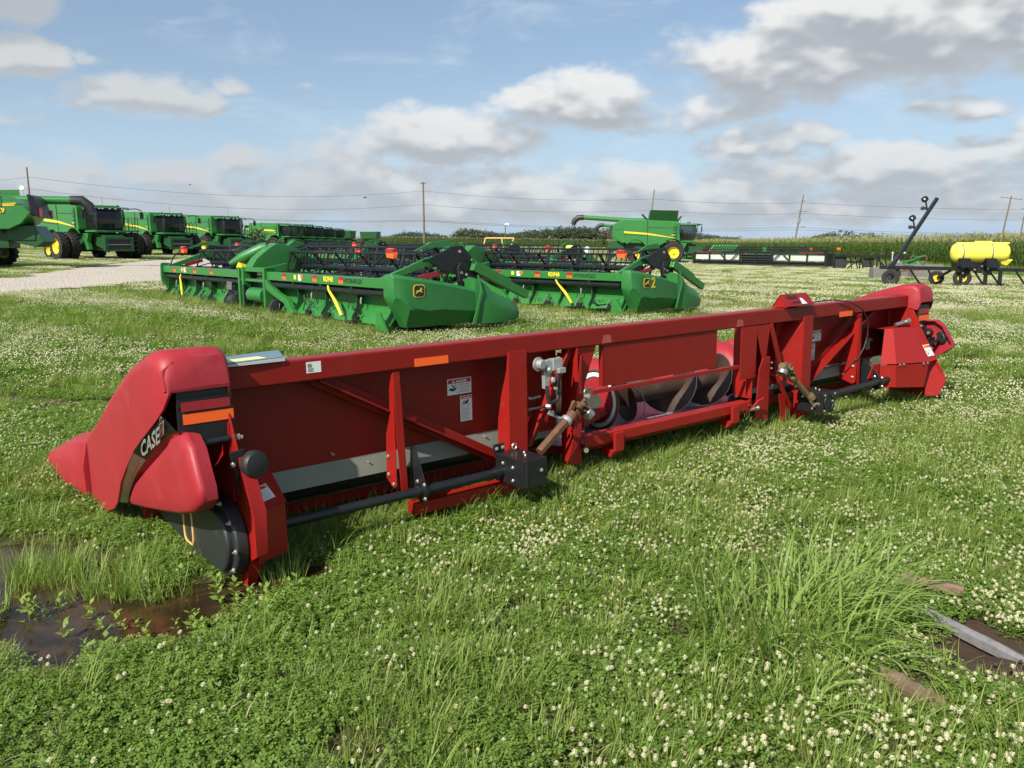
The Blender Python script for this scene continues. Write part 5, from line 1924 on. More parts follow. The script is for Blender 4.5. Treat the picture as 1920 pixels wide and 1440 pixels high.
    # black cam plates at the reel ends
    for x, s in ((L - SH + .02, 1), (SH - .02, -1)):
        part('cam_plate', M['black'], T, lambda b: b.yz(x - .02, x + .02, [(.95, 1.26), (1.55, 1.50), (1.78, 1.52), (1.98, 1.32), (2.16, 1.10), (2.14, .82), (2.05, .50), (1.90, .46), (1.70, .70), (1.62, .98), (1.25, 1.06)]), bevel=.006)
        part('cam_bolts', M['bolt'], T, lambda b: bolts(b, [(x + s * .021, 1.74, 1.0), (x + s * .021, 1.86, .96), (x + s * .021, 1.80, .86), (x + s * .021, 1.92, .66), (x + s * .021, 1.70, 1.40)], (s, 0, 0), .035, .02))
        part('guard_panel', M['green'], T, lambda b: b.yz(x - .05 * s - .02, x - .05 * s + .02, [(.70, 1.42), (1.1, 1.58), (1.5, 1.62), (1.62, 1.5), (1.1, 1.48)]))
        part('side_bar', M['green'], T, lambda b: b.bar((x + s * .10, 1.95, 1.12), (x + s * .12, 3.35, .52), .12, .16) and b.bar((x + s * .12, 1.9, 1.25), (x + s * .14, 2.9, .83), .03, .05), bevel=.006)
        part('support_leg', M['black'], T, lambda b: b.tube([(x, 2.05, .60), (x, 2.10, .08)], .03, 8))
    part('hydraulic_hose', M['hose'], T, lambda b: b.tube([(L - SH + .05, 1.70, 1.18), (L - SH + .09, 1.62, 1.10), (L - SH + .1, 1.64, .86), (L - SH + .06, 1.45, .80), (L - SH, 1.2, .86)], .016, 6))
    # warning lamps on stalks
    for x in (SH + .35, L - SH - .5):
        lp = part('lamp_stalk', M['black'], T, lambda b: b.tube([(x - .05, .05, .93), (x - .02, .15, 1.18), (x + .12, .30, 1.34), (x + .24, .32, 1.36)], .018, 6))
        part('warning_lamp', M['orange'], lp, lambda b: b.loft([[(x + .20 + u * .22, .28, 1.30 + v) for u, v in ((0, 0), (1, -.02), (1.05, .10), (.9, .16), (.15, .17), (-.05, .09))], [(x + .20 + u * .22, .38, 1.30 + v) for u, v in ((0, 0), (1, -.02), (1.05, .10), (.9, .16), (.15, .17), (-.05, .09))]]), bevel=.01)
        part('lamp_top', M['redrefl'], lp, lambda b: b.bb(x + .19, x + .43, .27, .39, 1.385, 1.46), bevel=.01)
    if full:
        part('yellow_cap', M['yellow'], T, lambda b: b.loft([[(L * .5 - .6, -.05, 1.0), (L * .5 - .3, -.05, 1.0), (L * .5 - .32, -.05, 1.08), (L * .5 - .45, -.05, 1.13)], [(L * .5 - .6, .1, 1.0), (L * .5 - .3, .1, 1.0), (L * .5 - .32, .1, 1.06), (L * .5 - .45, .1, 1.08)]]))
        part('arm_cover', M['greenplast'], T, lambda b: b.tube([(L * .5 - .75, -.12, 1.08), (L * .5 - .55, .1, 1.22), (L * .5 - .25, .45, 1.42), (L * .5 - .18, .55, 1.46)], [.06, .13, .145, .12], 12))
    return T


def seat(x, y, dz=0.0):
    return (x, y, hz(x, y) + dz)


A1 = math.atan2(-8.6, 7.75)
G1 = platform(seat(-9.85, 22.65, -.03), A1, 'nearest green draper header, with the leaping deer badge alone on its end shield', L=11.6, full=True, seed=2)
A2 = math.atan2(-8.3, 8.5)
G2 = platform(seat(-5.85, 26.5, -.03), A2, 'green draper header with a yellow number 2 on its end shield', L=11.9, full=True, number='2', seed=3)
# rows of further headers, seen mainly as black reels
for k, (x, y, a, lab) in enumerate(((-7.3, 37.0, A2, 'green header directly behind the one numbered 2, mostly hidden by its reel'),
                                    (-15.5, 43.5, A2, 'green header further back behind the nearest one, its reel above the row'),
                                    (-9.5, 50.0, A2, 'green header in the back row left of the tan machine'),)):
    platform(seat(x, y), a, lab, full=False, seed=9 + k)


# ================================================================ combines
def arc(cx, cz, r, a0, a1, n=8):
    return [(cx + r * math.cos(R(a)), cz + r * math.sin(R(a))) for a in np.linspace(a0, a1, n)]


def wheel(T, x, y, r, w, side, lugs=22, rimr=.52):
    """side = +1 when the dished face looks to +y"""
    ty = MB()
    ty.lathe([(r * .55, -w / 2 + .04), (r * .86, -w / 2), (r * .96, -w / 2 + .06), (r * .97, 0), (r * .96, w / 2 - .06), (r * .86, w / 2), (r * .55, w / 2 - .04)], (x, y, r), (0, 1, 0), 28)
    for k in range(lugs):
        for s in (-1, 1):
            a = 2 * math.pi * (k + (.25 * s)) / lugs
            c = Vector((x + math.cos(a) * r * .975, y + s * w * .24, r + math.sin(a) * r * .975))
            ty.box(c, (.06, w * .52, .075), Matrix.Rotation(-a + math.pi / 2, 3, 'Y') @ Matrix.Rotation(s * .55, 3, 'Z'))
    wh = ty.build('wheel', M['tyre'], T, smooth=30)
    part('rim', M['yellow'], wh, lambda b: b.lathe([(r * .56, side * w * .42), (r * rimr, side * w * .30), (r * .44, side * w * .12), (r * .16, side * w * .10), (r * .14, side * w * .30), (.01, side * w * .30)], (x, y, r), (0, 1, 0), 24), smooth=40)
    return wh


def combine(loc, ang, label, ext=False, auger=None, style='s', far=False, duals=True, rails=True):
    T = empty('combine_harvester', loc, ang)
    tag(T, label, 'combine', 'green combine harvesters on the lot')
    top = [(.70, 2.20), (.50, 3.93), (-2.40, 4.05), (-4.67, 4.13), (-5.60, 3.75), (-5.80, 2.95), (-5.40, 2.25)]
    if style == 'x':
        top = [(.72, 2.20), (.35, 3.95), (-2.40, 4.05), (-4.0, 3.75), (-5.3, 3.35), (-5.9, 2.75), (-5.45, 2.2)]
    low = [(-4.85, 1.90), (-4.45, 1.90)] + arc(-3.5, 1.25, .95, 150, 30, 7) + [(-2.45, 1.62), (-1.5, 1.45), (-1.1, 1.7)] + arc(0, 1.15, 1.12, 140, 60, 6)
    b = MB()
    b.xz(-1.62, 1.62, top + low)
    b.build('body', M['green'], T, bevel=.05, seg=3, smooth=30)
    part('chassis', M['dgreen'], T, lambda b: (b.bb(-4.6, .5, -.95, .95, .95, 1.9), b.bb(-5.9, -4.6, -1.2, 1.2, 1.35, 2.1), b.bb(-.25, .25, -1.9, 1.9, .75, 1.15), b.bb(-3.7, -3.3, -1.5, 1.5, .55, .85)), bevel=.03)
    for s in (-1, 1):
        y0, y1 = (1.62, 1.634) if s > 0 else (-1.634, -1.62)
        part('side_stripe', M['yellow'], T, lambda b: b.xz(y0, y1, [(-4.65, 3.02), (-2.42, 2.84), (.15, 2.40), (.15, 2.36), (-2.42, 2.68), (-4.65, 2.84)] if style == 's' else [(-5.3, 3.22), (-.4, 3.02), (-.3, 2.95), (.15, 2.93), (.15, 2.80), (-.45, 2.82), (-5.2, 3.08)]))
        part('side_door', M['green'], T, lambda b: b.xz(y0 * 1.0, y1 + s * .02, [(-4.66, 3.06), (-4.62, 4.05), (-2.48, 3.98), (-2.45, 2.90)]), bevel=.01)
        part('panel_seam', M['ink'], T, lambda b: (b.xz(y0, y1 + s * .004, [(-2.44, 4.03), (-2.38, 4.03), (-2.36, 1.66), (-2.42, 1.66)]), b.xz(y0, y1 + s * .004, [(-2.36, 3.40), (.50, 3.28), (.50, 3.24), (-2.36, 3.36)]), b.xz(y0, y1 + s * .004, [(-5.7, 3.14), (-4.66, 3.14), (-4.66, 2.70), (-2.44, 2.56), (-2.44, 2.60), (-4.62, 2.74), (-4.62, 3.17), (-5.7, 3.17)])))
        part('number_plate', M['yellow'], T, lambda b: b.xz(y0, y1 + s * .002, [(-.15, 2.62), (.15, 2.60), (.15, 2.66), (-.15, 2.68)]))
        part('fender', M['green'], T, lambda b: b.loft([[(x, s * 1.60, z), (x, s * 1.72, z), (x, s * 1.72, z + .05), (x, s * 1.60, z + .05)] for x, z in arc(0, 1.15, 1.14, 150, 40, 9)]), smooth=50)
        if far:
            part('wheel', M['tyre'], T, lambda b: b.lathe([(.1, -.4), (.9, -.4), (.98, -.3), (.98, .3), (.9, .4), (.1, .4)], (0, s * 2.0, .98), (0, 1, 0), 20))
            part('wheel', M['tyre'], T, lambda b: b.lathe([(.1, -.3), (.62, -.3), (.70, -.2), (.70, .2), (.62, .3), (.1, .3)], (-3.5, s * 1.7, .70), (0, 1, 0), 18))
            part('rim', M['yellow'], T, lambda b: b.lathe([(.5, .405 * s), (.3, .3 * s), (.01, .3 * s)], (0, s * 2.0, .98), (0, 1, 0), 16))
        else:
            wheel(T, 0, s * 1.95, .99, .62, s)
            if duals:
                wheel(T, 0, s * 2.72, .99, .62, s)
            wheel(T, -3.5, s * 1.75, .70, .58, s, 16)
    # cab
    cb = part('cab', M['glass'], T, lambda b: b.loft([[(.66, -.98, 2.12), (1.90, -.88, 2.12), (1.90, .88, 2.12), (.66, .98, 2.12)], [(.64, -1.0, 2.9), (2.20, -.98, 2.9), (2.20, .98, 2.9), (.64, 1.0, 2.9)], [(.64, -.98, 3.60), (2.12, -.94, 3.60), (2.12, .94, 3.60), (.64, .98, 3.60)]]), bevel=.04, smooth=25)
    part('cab_roof', M['green'], cb, lambda b: b.loft([[(.45, -1.22, 3.60), (2.55, -1.25, 3.58), (2.55, 1.25, 3.58), (.45, 1.22, 3.60)], [(.45, -1.2, 3.78), (2.45, -1.15, 3.74), (2.45, 1.15, 3.74), (.45, 1.2, 3.78)]]), bevel=.05)
    part('roof_visor', M['black'], cb, lambda b: b.bb(2.45, 2.60, -1.2, 1.2, 3.56, 3.68), bevel=.02)
    part('cab_lights', M['lens'], cb, lambda b: [b.bb(2.60, 2.62, y - .07, y + .07, 3.58, 3.65) for y in (-.95, -.72, -.2, .2, .72, .95)])
    part('cab_frame', M['black'], cb, lambda b: [b.tube(p, .045, 6) for p in ([(1.93, s * .90, 2.1), (2.23, s * 1.0, 2.9), (2.15, s * .96, 3.6)] for s in (-1, 1))] + [b.tube(p, .05, 6) for p in ([(.70, s * 1.0, 2.1), (.68, s * 1.03, 2.9), (.66, s * 1.0, 3.6)] for s in (-1, 1))])
    part('seat', M['ink'], cb, lambda b: (b.bb(1.0, 1.5, -.25, .25, 2.3, 2.6), b.bb(.95, 1.05, -.25, .25, 2.5, 3.2)))
    part('cab_floor', M['green'], cb, lambda b: (b.bb(.5, 2.1, -1.15, 1.15, 1.98, 2.12), b.bb(2.05, 2.15, -1.1, 1.1, 1.95, 2.10)), bevel=.02)
    for s in (-1, 1):
        part('mirror', M['black'], cb, lambda b: (b.tube([(2.3, s * 1.15, 3.62), (2.6, s * 1.7, 3.66), (2.65, s * 2.05, 3.55), (2.62, s * 2.1, 3.4)], .035, 6), b.bb(2.58, 2.66, s * 2.1 - .12, s * 2.1 + .12, 2.95, 3.42)))
    part('beacon', M['black'], cb, lambda b: [b.tube([(1.6, y, 3.75), (1.6, y, 3.93)], .05, 6) for y in (-.9, .9)])
    part('aerial', M['black'], cb, lambda b: b.tube([(.8, .2, 3.78), (.8, .2, 4.5)], .012, 4))
    # feeder house
    part('feeder_house', M['dgreen'], T, lambda b: b.prism([(.6, -.72, 1.95), (1.3, -.72, 1.98), (3.1, -.72, 1.55), (3.1, -.72, .75), (2.6, -.72, .65), (.6, -.72, 1.2)], (0, 1.44, 0)), bevel=.03)
    ff = part('feeder_frame', M['dgreen'], T, lambda b: (b.bb(3.0, 3.2, -1.05, 1.05, 1.45, 1.62), b.bb(3.0, 3.2, -1.05, 1.05, .62, .78), b.bb(3.0, 3.2, -1.05, -.80, .78, 1.45), b.bb(3.0, 3.2, .80, 1.05, .78, 1.45)), bevel=.02)
    part('feeder_mouth_dark', M['ink'], ff, lambda b: (b.bb(3.11, 3.13, -.80, .80, .78, 1.45),))  # black sheet paints the dark inside of the opening on the solid house
    part('feeder_bar', M['steel'], ff, lambda b: b.tube([(3.16, -.8, 1.10), (3.16, .8, 1.10)], .035, 8))
    part('lift_cylinder', M['black'], T, lambda b: [b.tube([(.6, y, .8), (2.7, y, .62)], .06, 8) for y in (-.55, .55)])
    for s in (-1, 1):
        part('front_guard', M['green'], T, lambda b: b.prism([(.5, s * 1.0, 1.9), (1.4, s * 1.0, 1.9), (1.1, s * 1.0, 1.3), (1.3, s * 1.0, .75), (.8, s * 1.0, .7), (.5, s * 1.0, 1.2)], (0, .3 * s, 0)), bevel=.02)
    # front of the grain tank beside the cab
    for s in (-1, 1):
        part('tank_front', M['green'], T, lambda b: b.bb(.35, .62, s * 1.39 - .21, s * 1.39 + .21, 2.2, 3.80), bevel=.03)
    # ladder and platform with hand rails on the left of the machine
    if rails:
        def rl(b):
            for x in (-.9, -.3, .3, .9, 1.7):
                b.tube([(x, 2.0, 2.1), (x, 2.0, 2.95), (x + .05, 2.0, 3.05), (x + .42, 2.0, 3.05), (x + .47, 2.0, 2.95), (x + .47, 2.0, 2.1)], .022, 5)
            b.tube([(-.9, 2.0, 2.55), (2.1, 2.0, 2.55)], .02, 5)
        part('hand_rail', M['black'], T, rl)
        part('platform', M['dgreen'], T, lambda b: b.bb(-1.0, 2.3, 1.2, 2.05, 2.03, 2.10))
        part('ladder', M['black'], T, lambda b: [b.bb(2.0, 2.06, y, y + .05, .6, 2.1) for y in (1.55, 2.0)] + [b.bb(1.98, 2.12, 1.55, 2.05, z, z + .04) for z in (.65, 1.0, 1.35, 1.7)])
    part('ladder', M['dgreen'], T, lambda b: [b.bb(.30, .36, -1.68 - .0, -1.64, 2.3, 3.7)] + [b.bb(.0, .36, -1.68, -1.64, z, z + .05) for z in (2.5, 2.8, 3.1, 3.4)])
    part('tail_hood', M['blackplast'], T, lambda b: b.loft([[(-5.70, -1.3, 3.7), (-5.70, 1.3, 3.7), (-5.85, 1.4, 2.6), (-5.85, -1.4, 2.6)], [(-6.0, -1.1, 3.5), (-6.0, 1.1, 3.5), (-6.25, 1.2, 2.5), (-6.25, -1.2, 2.5)]]), bevel=.05)
    part('tail_light', M['redrefl'], T, lambda b: [b.bb(-6.27, -6.20, s * 1.05 - .15, s * 1.05 + .15, 2.55, 2.95) for s in (-1, 1)])
    part('straw_chopper', M['dgreen'], T, lambda b: b.prism([(-4.7, -1.15, 2.1), (-5.9, -1.15, 2.1), (-6.3, -1.15, 1.3), (-5.9, -1.15, 1.0), (-4.7, -1.15, 1.3)], (0, 2.3, 0)), bevel=.03)
    if ext:
        part('tank_extension', M['dgreen'], T, lambda b: b.loft([[(-2.3, -1.35, 4.0), (.40, -1.35, 3.94), (.40, 1.35, 3.94), (-2.3, 1.35, 4.0)], [(-2.15, -1.75, 5.0), (.45, -1.75, 4.92), (.45, 1.75, 4.92), (-2.15, 1.75, 5.0)]], cap=False), smooth=0)
        part('extension_flap', M['dgreen'], T, lambda b: (b.prism([(-2.35, -1.3, 4.0), (-2.95, -1.3, 4.62), (-2.9, -1.3, 4.68), (-2.3, -1.3, 4.08)], (0, 2.6, 0)), b.prism([(.45, -1.3, 3.98), (.82, -1.3, 4.45), (.86, -1.3, 4.41), (.5, -1.3, 3.94)], (0, 2.6, 0))))
    if auger:
        yy, L = auger[:2]
        zz = auger[2] if len(auger) > 2 else 3.95
        part('unloading_auger', M['green'], T, lambda b: b.tube([(-.6, yy, zz), (-5.0, yy, zz + .15 * (zz > 3.9)), (-5.0 - L, yy, zz + .4 * (zz > 3.9))], .22, 14))
        part('auger_spout', M['blackplast'], T, lambda b: b.tube([(-4.95 - L, yy, zz + .4 * (zz > 3.9)), (-5.5 - L, yy, zz + .37 * (zz > 3.9)), (-5.85 - L, yy, zz + .37 * (zz > 3.9) - .3), (-6.0 - L, yy, zz - .3 - .4 * (zz < 3.9))], [.25, .27, .27, .22], 12), smooth=50)
    else:
        part('unloading_auger', M['green'], T, lambda b: b.tube([(-.4, 1.75, 3.4), (-6.3, 1.75, 3.5)], .2, 12))
    return T


C0 = combine(seat(-30.6, 41.5), R(196), 'combine cropped by the left edge, its tail and grey rear panel turned to the right', auger=(-1.3, 2.2, 3.5), style='x', rails=False)
text('lettering', 'X9', M['yellow'], C0, (-4.35, 1.66, 2.72), (-1, 0, 0), (0, 0, 1), .34, .003, .008)
combine(seat(-30.6, 60.0), R(-37), 'nearest combine of the left row, with dual front tyres and yellow rims')
combine(seat(-32.4, 76.0), R(-42), 'second combine of the left row, single front tyre hidden behind a post')
combine(seat(-29.8, 84.0), R(-42), 'third combine of the left row, just left of the gap with the railing', duals=False)
combine(seat(-33.6, 119.0), R(-24), 'combine with a straight yellow stripe and slatted rear side, beyond the gap', style='x', duals=False, rails=False)
for k, (px, y) in enumerate(((574, 124.0), (592, 136.0), (612, 148.0), (634, 163.0))):
    combine(seat((px - 960) / 1500 * y, y), R(-50), ('first cab', 'second cab', 'third cab', 'last and smallest cab')[k] + ' of the distant combine row right of the straight striped one', far=True, duals=False, rails=False)
combine(seat(15.6, 79.5), R(-7), 'combine with raised grain tank and rear swung auger, right of centre', ext=True, auger=(-.9, 3.6))
combine(seat(19.5, 112.0), R(-7), 'far combine hidden behind the one with the raised tank, auger spout showing', auger=(-.9, 1.9), far=True, rails=False, duals=False)


def grain_cart(px, y, label):
    T = empty('grain_cart', seat((px - 960) / 1500 * y, y), R(-10))
    tag(T, label, 'grain cart', 'green grain carts')
    part('hopper', M['dgreen'], T, lambda b: b.loft([[(-.6, -.6, 1.5), (.6, -.6, 1.5), (.6, .6, 1.5), (-.6, .6, 1.5)], [(-1.8, -1.4, 2.1), (1.8, -1.4, 2.1), (1.8, 1.4, 2.1), (-1.8, 1.4, 2.1)], [(-1.95, -1.5, 3.6), (1.95, -1.5, 3.6), (1.95, 1.5, 3.6), (-1.95, 1.5, 3.6)]], cap=False), bevel=.03)
    part('hopper_rim', M['green'], T, lambda b: (b.bb(-2.0, 2.0, -1.56, -1.46, 3.5, 3.64), b.bb(-2.0, 2.0, 1.46, 1.56, 3.5, 3.64), b.bb(-2.0, -1.9, -1.46, 1.46, 3.5, 3.64), b.bb(1.9, 2.0, -1.46, 1.46, 3.5, 3.64)))
    for s in (-1, 1):
        part('wheel', M['tyre'], T, lambda b: b.lathe([(.1, -.35), (.8, -.35), (.88, -.2), (.88, .2), (.8, .35), (.1, .35)], (s * 2.0, 0, .88), (1, 0, 0), 20))
    part('frame', M['dgreen'], T, lambda b: (b.bb(-1.7, 1.7, -.15, .15, .7, 1.0), b.bb(-.35, .35, -.5, .5, .9, 1.6), b.bar((-1.2, .2, 1.0), (-.9, .2, 2.1), .12, .12), b.bar((1.2, .2, 1.0), (1.6, .2, 2.2), .12, .12)))
    part('drawbar', M['green'], T, lambda b: b.bar((.5, -.8, .7), (3.6, -2.6, .55), .16, .16))


grain_cart(652, 172, 'green grain cart half hidden behind the last combine cab')
grain_cart(699, 182, 'green grain cart standing alone left of the centre pole')


# ================================================================ right side: draper header, frames, fertiliser rig
def draper(loc, ang, L, label):
    T = empty('draper_platform', loc, ang)
    tag(T, label, 'header')
    part('frame', M['black'], T, lambda b: [b.bb(0, L, 0, .14, 1.02, 1.16)] + [b.bb(0, L, .02, .12, .30, .42)] + [b.bb(x - .05, x + .05, -.01, .13, .20, 1.14) for x in np.linspace(.05, L - .05, 9)] + [b.bar((L * u, -.02, .36), (L * (u + .06), -.02, 1.06), .09, .05, (0, 1, 0)) for u in (.30, .62)] + [b.bar((L * (u + .06), -.02, .36), (L * u, -.02, 1.06), .09, .05, (0, 1, 0)) for u in (.22, .70)], bevel=.01)
    w = (L - .1) / 8
    for i in range(8):
        if i in (3, 4):
            continue
        part('back_panel', M['lgrey'], T, lambda b: b.bb(.05 + i * w + .06, .05 + (i + 1) * w - .06, .135, .15, .50, .94))
    part('feed_opening', M['ink'], T, lambda b: (b.bb(.05 + 3 * w + .06, .05 + 5 * w - .06, .2, .25, .3, .95),))
    part('centre_tubes', M['blackplast'], T, lambda b: [b.tube([(.1 + 3 * w, .05, z), (5 * w, .05, z)], .05, 8) for z in (.55, .75, .93)])
    part('lower_skirt', M['ink'], T, lambda b: b.bb(0, L, .15, .25, .06, .42))
    part('deck', M['blackplast'], T, lambda b: b.prism([(0, .25, .42), (0, 1.2, .16), (0, 1.2, .10), (0, .25, .06)], (L, 0, 0)))
    part('end_cap', M['black'], T, lambda b: (b.bb(-.12, 0, -.05, 1.3, .06, 1.1),), bevel=.02)
    part('end_cap', M['black'], T, lambda b: (b.bb(L, L + .12, -.05, 1.3, .06, 1.1),), bevel=.02)
    part('red_strip', M['redrefl'], T, lambda b: (b.bb(.2, w * 1.9, -.004, -.001, 1.10, 1.15), b.bb(L - w * 1.5, L - .2, -.004, -.001, 1.10, 1.15)))
    part('yellow_tag', M['yellow'], T, lambda b: [b.bb(x, x + .14, .128, .134, .55, .70) for x in (.2, 2 * w - .3 + .1, L - 2 * w)])
    rl = reel(T, .4, L - .4, 1.0, 1.15, .42, False, .5)
    return T


draper(seat(16.3, 72.5), math.atan2(-9.0, 8.4), 12.2, 'long black draper platform with pale grey rear panels on the right')
platform(seat(22.0, 88.0), R(-10), 'green header with its thin reel showing against the corn', L=10.5, full=False, seed=31)
platform(seat(-9.0, 66.0), R(-8), 'dark reeled header behind the tan machine', L=9.6, full=False, seed=32)
platform(seat(15.0, 92.0), R(-14), 'header with a dark rolled reel in front of the far trees, right of the combine', L=9.5, full=False, seed=33)

# row-crop head stood up with its green dividers
T = empty('snouted_header', seat(19.9, 84.0), R(-12))
tag(T, 'green corn header with a comb of pointed dividers right of the raised tank combine', 'header')
part('back_sheet', M['green'], T, lambda b: b.prism([(0, 0, .5), (2.4, 0, .5), (3.5, .6, 1.75), (.9, .6, 1.75)], (0, .06, 0)))
for i in range(9):
    x = .28 * i
    part('divider', M['greenplast'], T, lambda b: b.loft([[(x, -.03, .55), (x + .2, -.03, .55), (x + .1, -.14, .58)], [(x + 1.0, .5, 1.62), (x + 1.2, .5, 1.62), (x + 1.1, .40, 1.66)], [(x + 1.16, .6, 1.92), (x + 1.18, .6, 1.92), (x + 1.17, .58, 1.93)]]))
part('lower_frame', M['dgreen'], T, lambda b: b.bb(0, 3.4, .0, .3, .05, .5), bevel=.02)


# black tool frames trailing off the platform
T = empty('tool_frame', seat(24.6, 62.0), R(-12))
tag(T, 'low black implement frame with slanting struts left of the fertiliser rig', 'implement')
part('frame', M['black'], T, lambda b: (b.bb(0, 5.4, 0, .16, 1.02, 1.16), b.bb(0, 2.2, .6, .7, .55, .68), [b.bb(x, x + .1, 0, .12, .1, 1.1) for x in (.02, 1.9, 3.1, 4.2, 5.2)], b.bar((.7, 0, .1), (1.5, 0, 1.0), .1, .1), b.bar((1.0, -.2, .1), (1.9, -.2, .95), .1, .1), b.bar((3.0, 0, 1.0), (3.9, 0, .1), .12, .1)), bevel=.01)
part('curtain', M['ink'], T, lambda b: (b.bb(.1, 1.0, .2, .25, .15, 1.0), b.bb(2.2, 3.0, .3, .35, .2, .9), b.bb(4.2, 5.2, .2, .25, .2, .9)))
part('tines', M['black'], T, lambda b: [b.bar((x, .1, 1.0), (x + .25, .3, .08), .06, .06) for x in (1.2, 1.6, 2.0, 2.6, 3.3, 3.7)])
part('warning_lamp', M['orange'], T, lambda b: b.bb(.25, .5, .1, .3, 1.5, 1.68), bevel=.02)
part('lamp_stalk', M['dgreen'], T, lambda b: b.bb(.33, .42, .15, .25, 1.16, 1.5))

# fertiliser rig
T = empty('fertiliser_rig', seat(17.0, 37.0), R(-5))
tag(T, 'black toolbar carrying a yellow tank, one wing raised, on the right', 'implement')
part('main_bar', M['black'], T, lambda b: b.bar((-.15, 0, .84), (7.5, 0, .70), .16, .16), bevel=.01)
w_ = part('raised_wing', M['black'], T, lambda b: (b.bar((.35, -.05, .85), (2.08, -.05, 3.92), .15, .14, (0, 1, 0)), b.bar((.15, -.05, .82), (.95, -.05, 1.75), .08, .10, (0, 1, 0))), bevel=.01)
part('wing_rail', M['lgrey'], w_, lambda b: b.bar((.75, .03, 1.40), (2.05, .03, 3.72), .03, .05, (0, 1, 0)))
for u in (.55, .82):
    c = Vector((.35, -.1, .85)).lerp(Vector((2.08, -.1, 3.92)), u)
    ru = part('row_unit', M['blackplast'], w_, lambda b: (b.bar(c, c + Vector((-.22, 0, .12)), .06, .10), b.lathe([(.02, -.05), (.09, -.04), (.09, .04), (.02, .05)], c + Vector((-.30, 0, .10)), (.2, 1, 0), 14, True), b.tube([c + Vector((-.12, 0, .1)), c + Vector((-.20, 0, .42))], .04, 6), b.lathe([(.02, -.10), (.13, -.08), (.13, .08), (.02, .10)], c + Vector((-.24, 0, .50)), (.9, .6, .5), 12, True)))
    part('chrome_knob', M['lens'], ru, lambda b: b.lathe([(.05, 0), (.06, .04), (.01, .07)], c + Vector((-.26, -.06, .50)), (-.2, -1, .3), 10))
for x, y, r, rim in ((.32, -.1, .37, False), (3.5, .0, .38, True), (2.75, .9, .33, True)):
    wl = part('wheel', M['tyre'], T, lambda b: (b.lathe([(r * .5, -.10), (r * .85, -.12), (r, -.07), (r, .07), (r * .85, .12), (r * .5, .10)], (x, y, r), (.5, 1, 0), 24)), smooth=40)
    part('rim', M['yellow'] if rim else M['blackplast'], wl, lambda b: b.lathe([(r * .55, -.08), (r * .48, -.04), (.10, -.03), (.08, -.08), (.01, -.08)], (x, y, r), (.5, 1, 0), 20), smooth=40)
    part('wheel_arm', M['black'], wl, lambda b: b.bar((x, y - .1, r), (x + .35, 0, .78), .07, .10))
for x, lean in ((1.15, .5), (1.95, .35), (3.9, .5), (4.55, .55), (5.7, .5)):
    part('spring_shank', M['black'], T, lambda b: (b.tube([(x, -.05, .78), (x + lean * .5, -.08, .42), (x + lean * .9, -.08, .14), (x + lean * 1.35, -.06, .04)], .045, 6)))
for x in (3.35, 4.42, 5.05):
    part('stand_leg', M['black'], T, lambda b: b.bb(x, x + .14, -.1, .02, .02, .78), bevel=.01)
part('hitch_blocks', M['black'], T, lambda b: [b.box((x, -.05, z), (.26, .25, .42), (0, .1, 0)) for x, z in ((3.35, .82), (4.15, .80), (4.55, .72), (3.8, .92))])
part('fittings', M['bolt'], T, lambda b: [b.lathe([(.04, 0), (.04, .06)], (x, -.2, z), (0, -1, 0), 8, True) for x, z in ((3.6, .95), (4.2, .9), (4.45, .8), (3.9, .75), (3.4, .6))])
tk = MB()
rings = []
for u, rr in ((0, .05), (.03, .22), (.10, .36), (.22, .43), (.30, .44), (1.3, .445), (2.3, .44), (2.42, .42), (2.53, .34), (2.60, .20), (2.63, .05)):
    rings.append([(2.93 + u * .94, rr * 1.05 * math.cos(a) * (.95 if abs(math.sin(a)) > .9 else 1), 1.50 + rr * math.sin(a) * 1.02) for a in np.linspace(0, 2 * math.pi, 22, endpoint=False)])
tk.loft(rings)
tko = tk.build('tank', M['tank'], T, smooth=50)
part('tank_sump', M['tank'], tko, lambda b: b.loft([[(4.9, -.3, 1.2), (5.5, -.3, 1.2), (5.5, .3, 1.2), (4.9, .3, 1.2)], [(5.05, -.18, .98), (5.30, -.18, .90), (5.30, .18, .90), (5.05, .18, .98)]]), bevel=.04)
part('tank_crown', M['tank'], tko, lambda b: b.loft([[(3.15, -.22, 1.90), (5.35, -.22, 1.90), (5.35, .22, 1.90), (3.15, .22, 1.90)], [(3.2, -.18, 1.965), (5.3, -.18, 1.965), (5.3, .18, 1.965), (3.2, .18, 1.965)]]), bevel=.03)
part('tank_lid', M['tank'], tko, lambda b: b.loft([[(3.95, -.2, 1.95), (4.6, -.2, 1.95), (4.6, .2, 1.95), (3.95, .2, 1.95)], [(3.98, -.17, 2.02), (4.56, -.17, 2.02), (4.56, .17, 2.02), (3.98, .17, 2.02)]]), bevel=.02)
for x in (3.25, 4.50):
    part('tank_strap', M['steel'], tko, lambda b: b.loft([[(x, .475 * math.cos(a), 1.50 + .463 * math.sin(a)), (x + .05, .475 * math.cos(a), 1.50 + .463 * math.sin(a)), (x + .05, .465 * math.cos(a), 1.50 + .452 * math.sin(a)), (x, .465 * math.cos(a), 1.50 + .452 * math.sin(a))] for a in np.linspace(0, 2 * math.pi, 25)], cap=False))
for x in (3.10, 4.22):
    part('tank_cradle', M['black'], T, lambda b: b.prism([(x, -.5, 1.26), (x + .45, -.5, 1.26), (x + .62, -.5, .96), (x + .62, -.5, .84), (x + .1, -.5, .84)], (0, 1.0, 0)), bevel=.01)

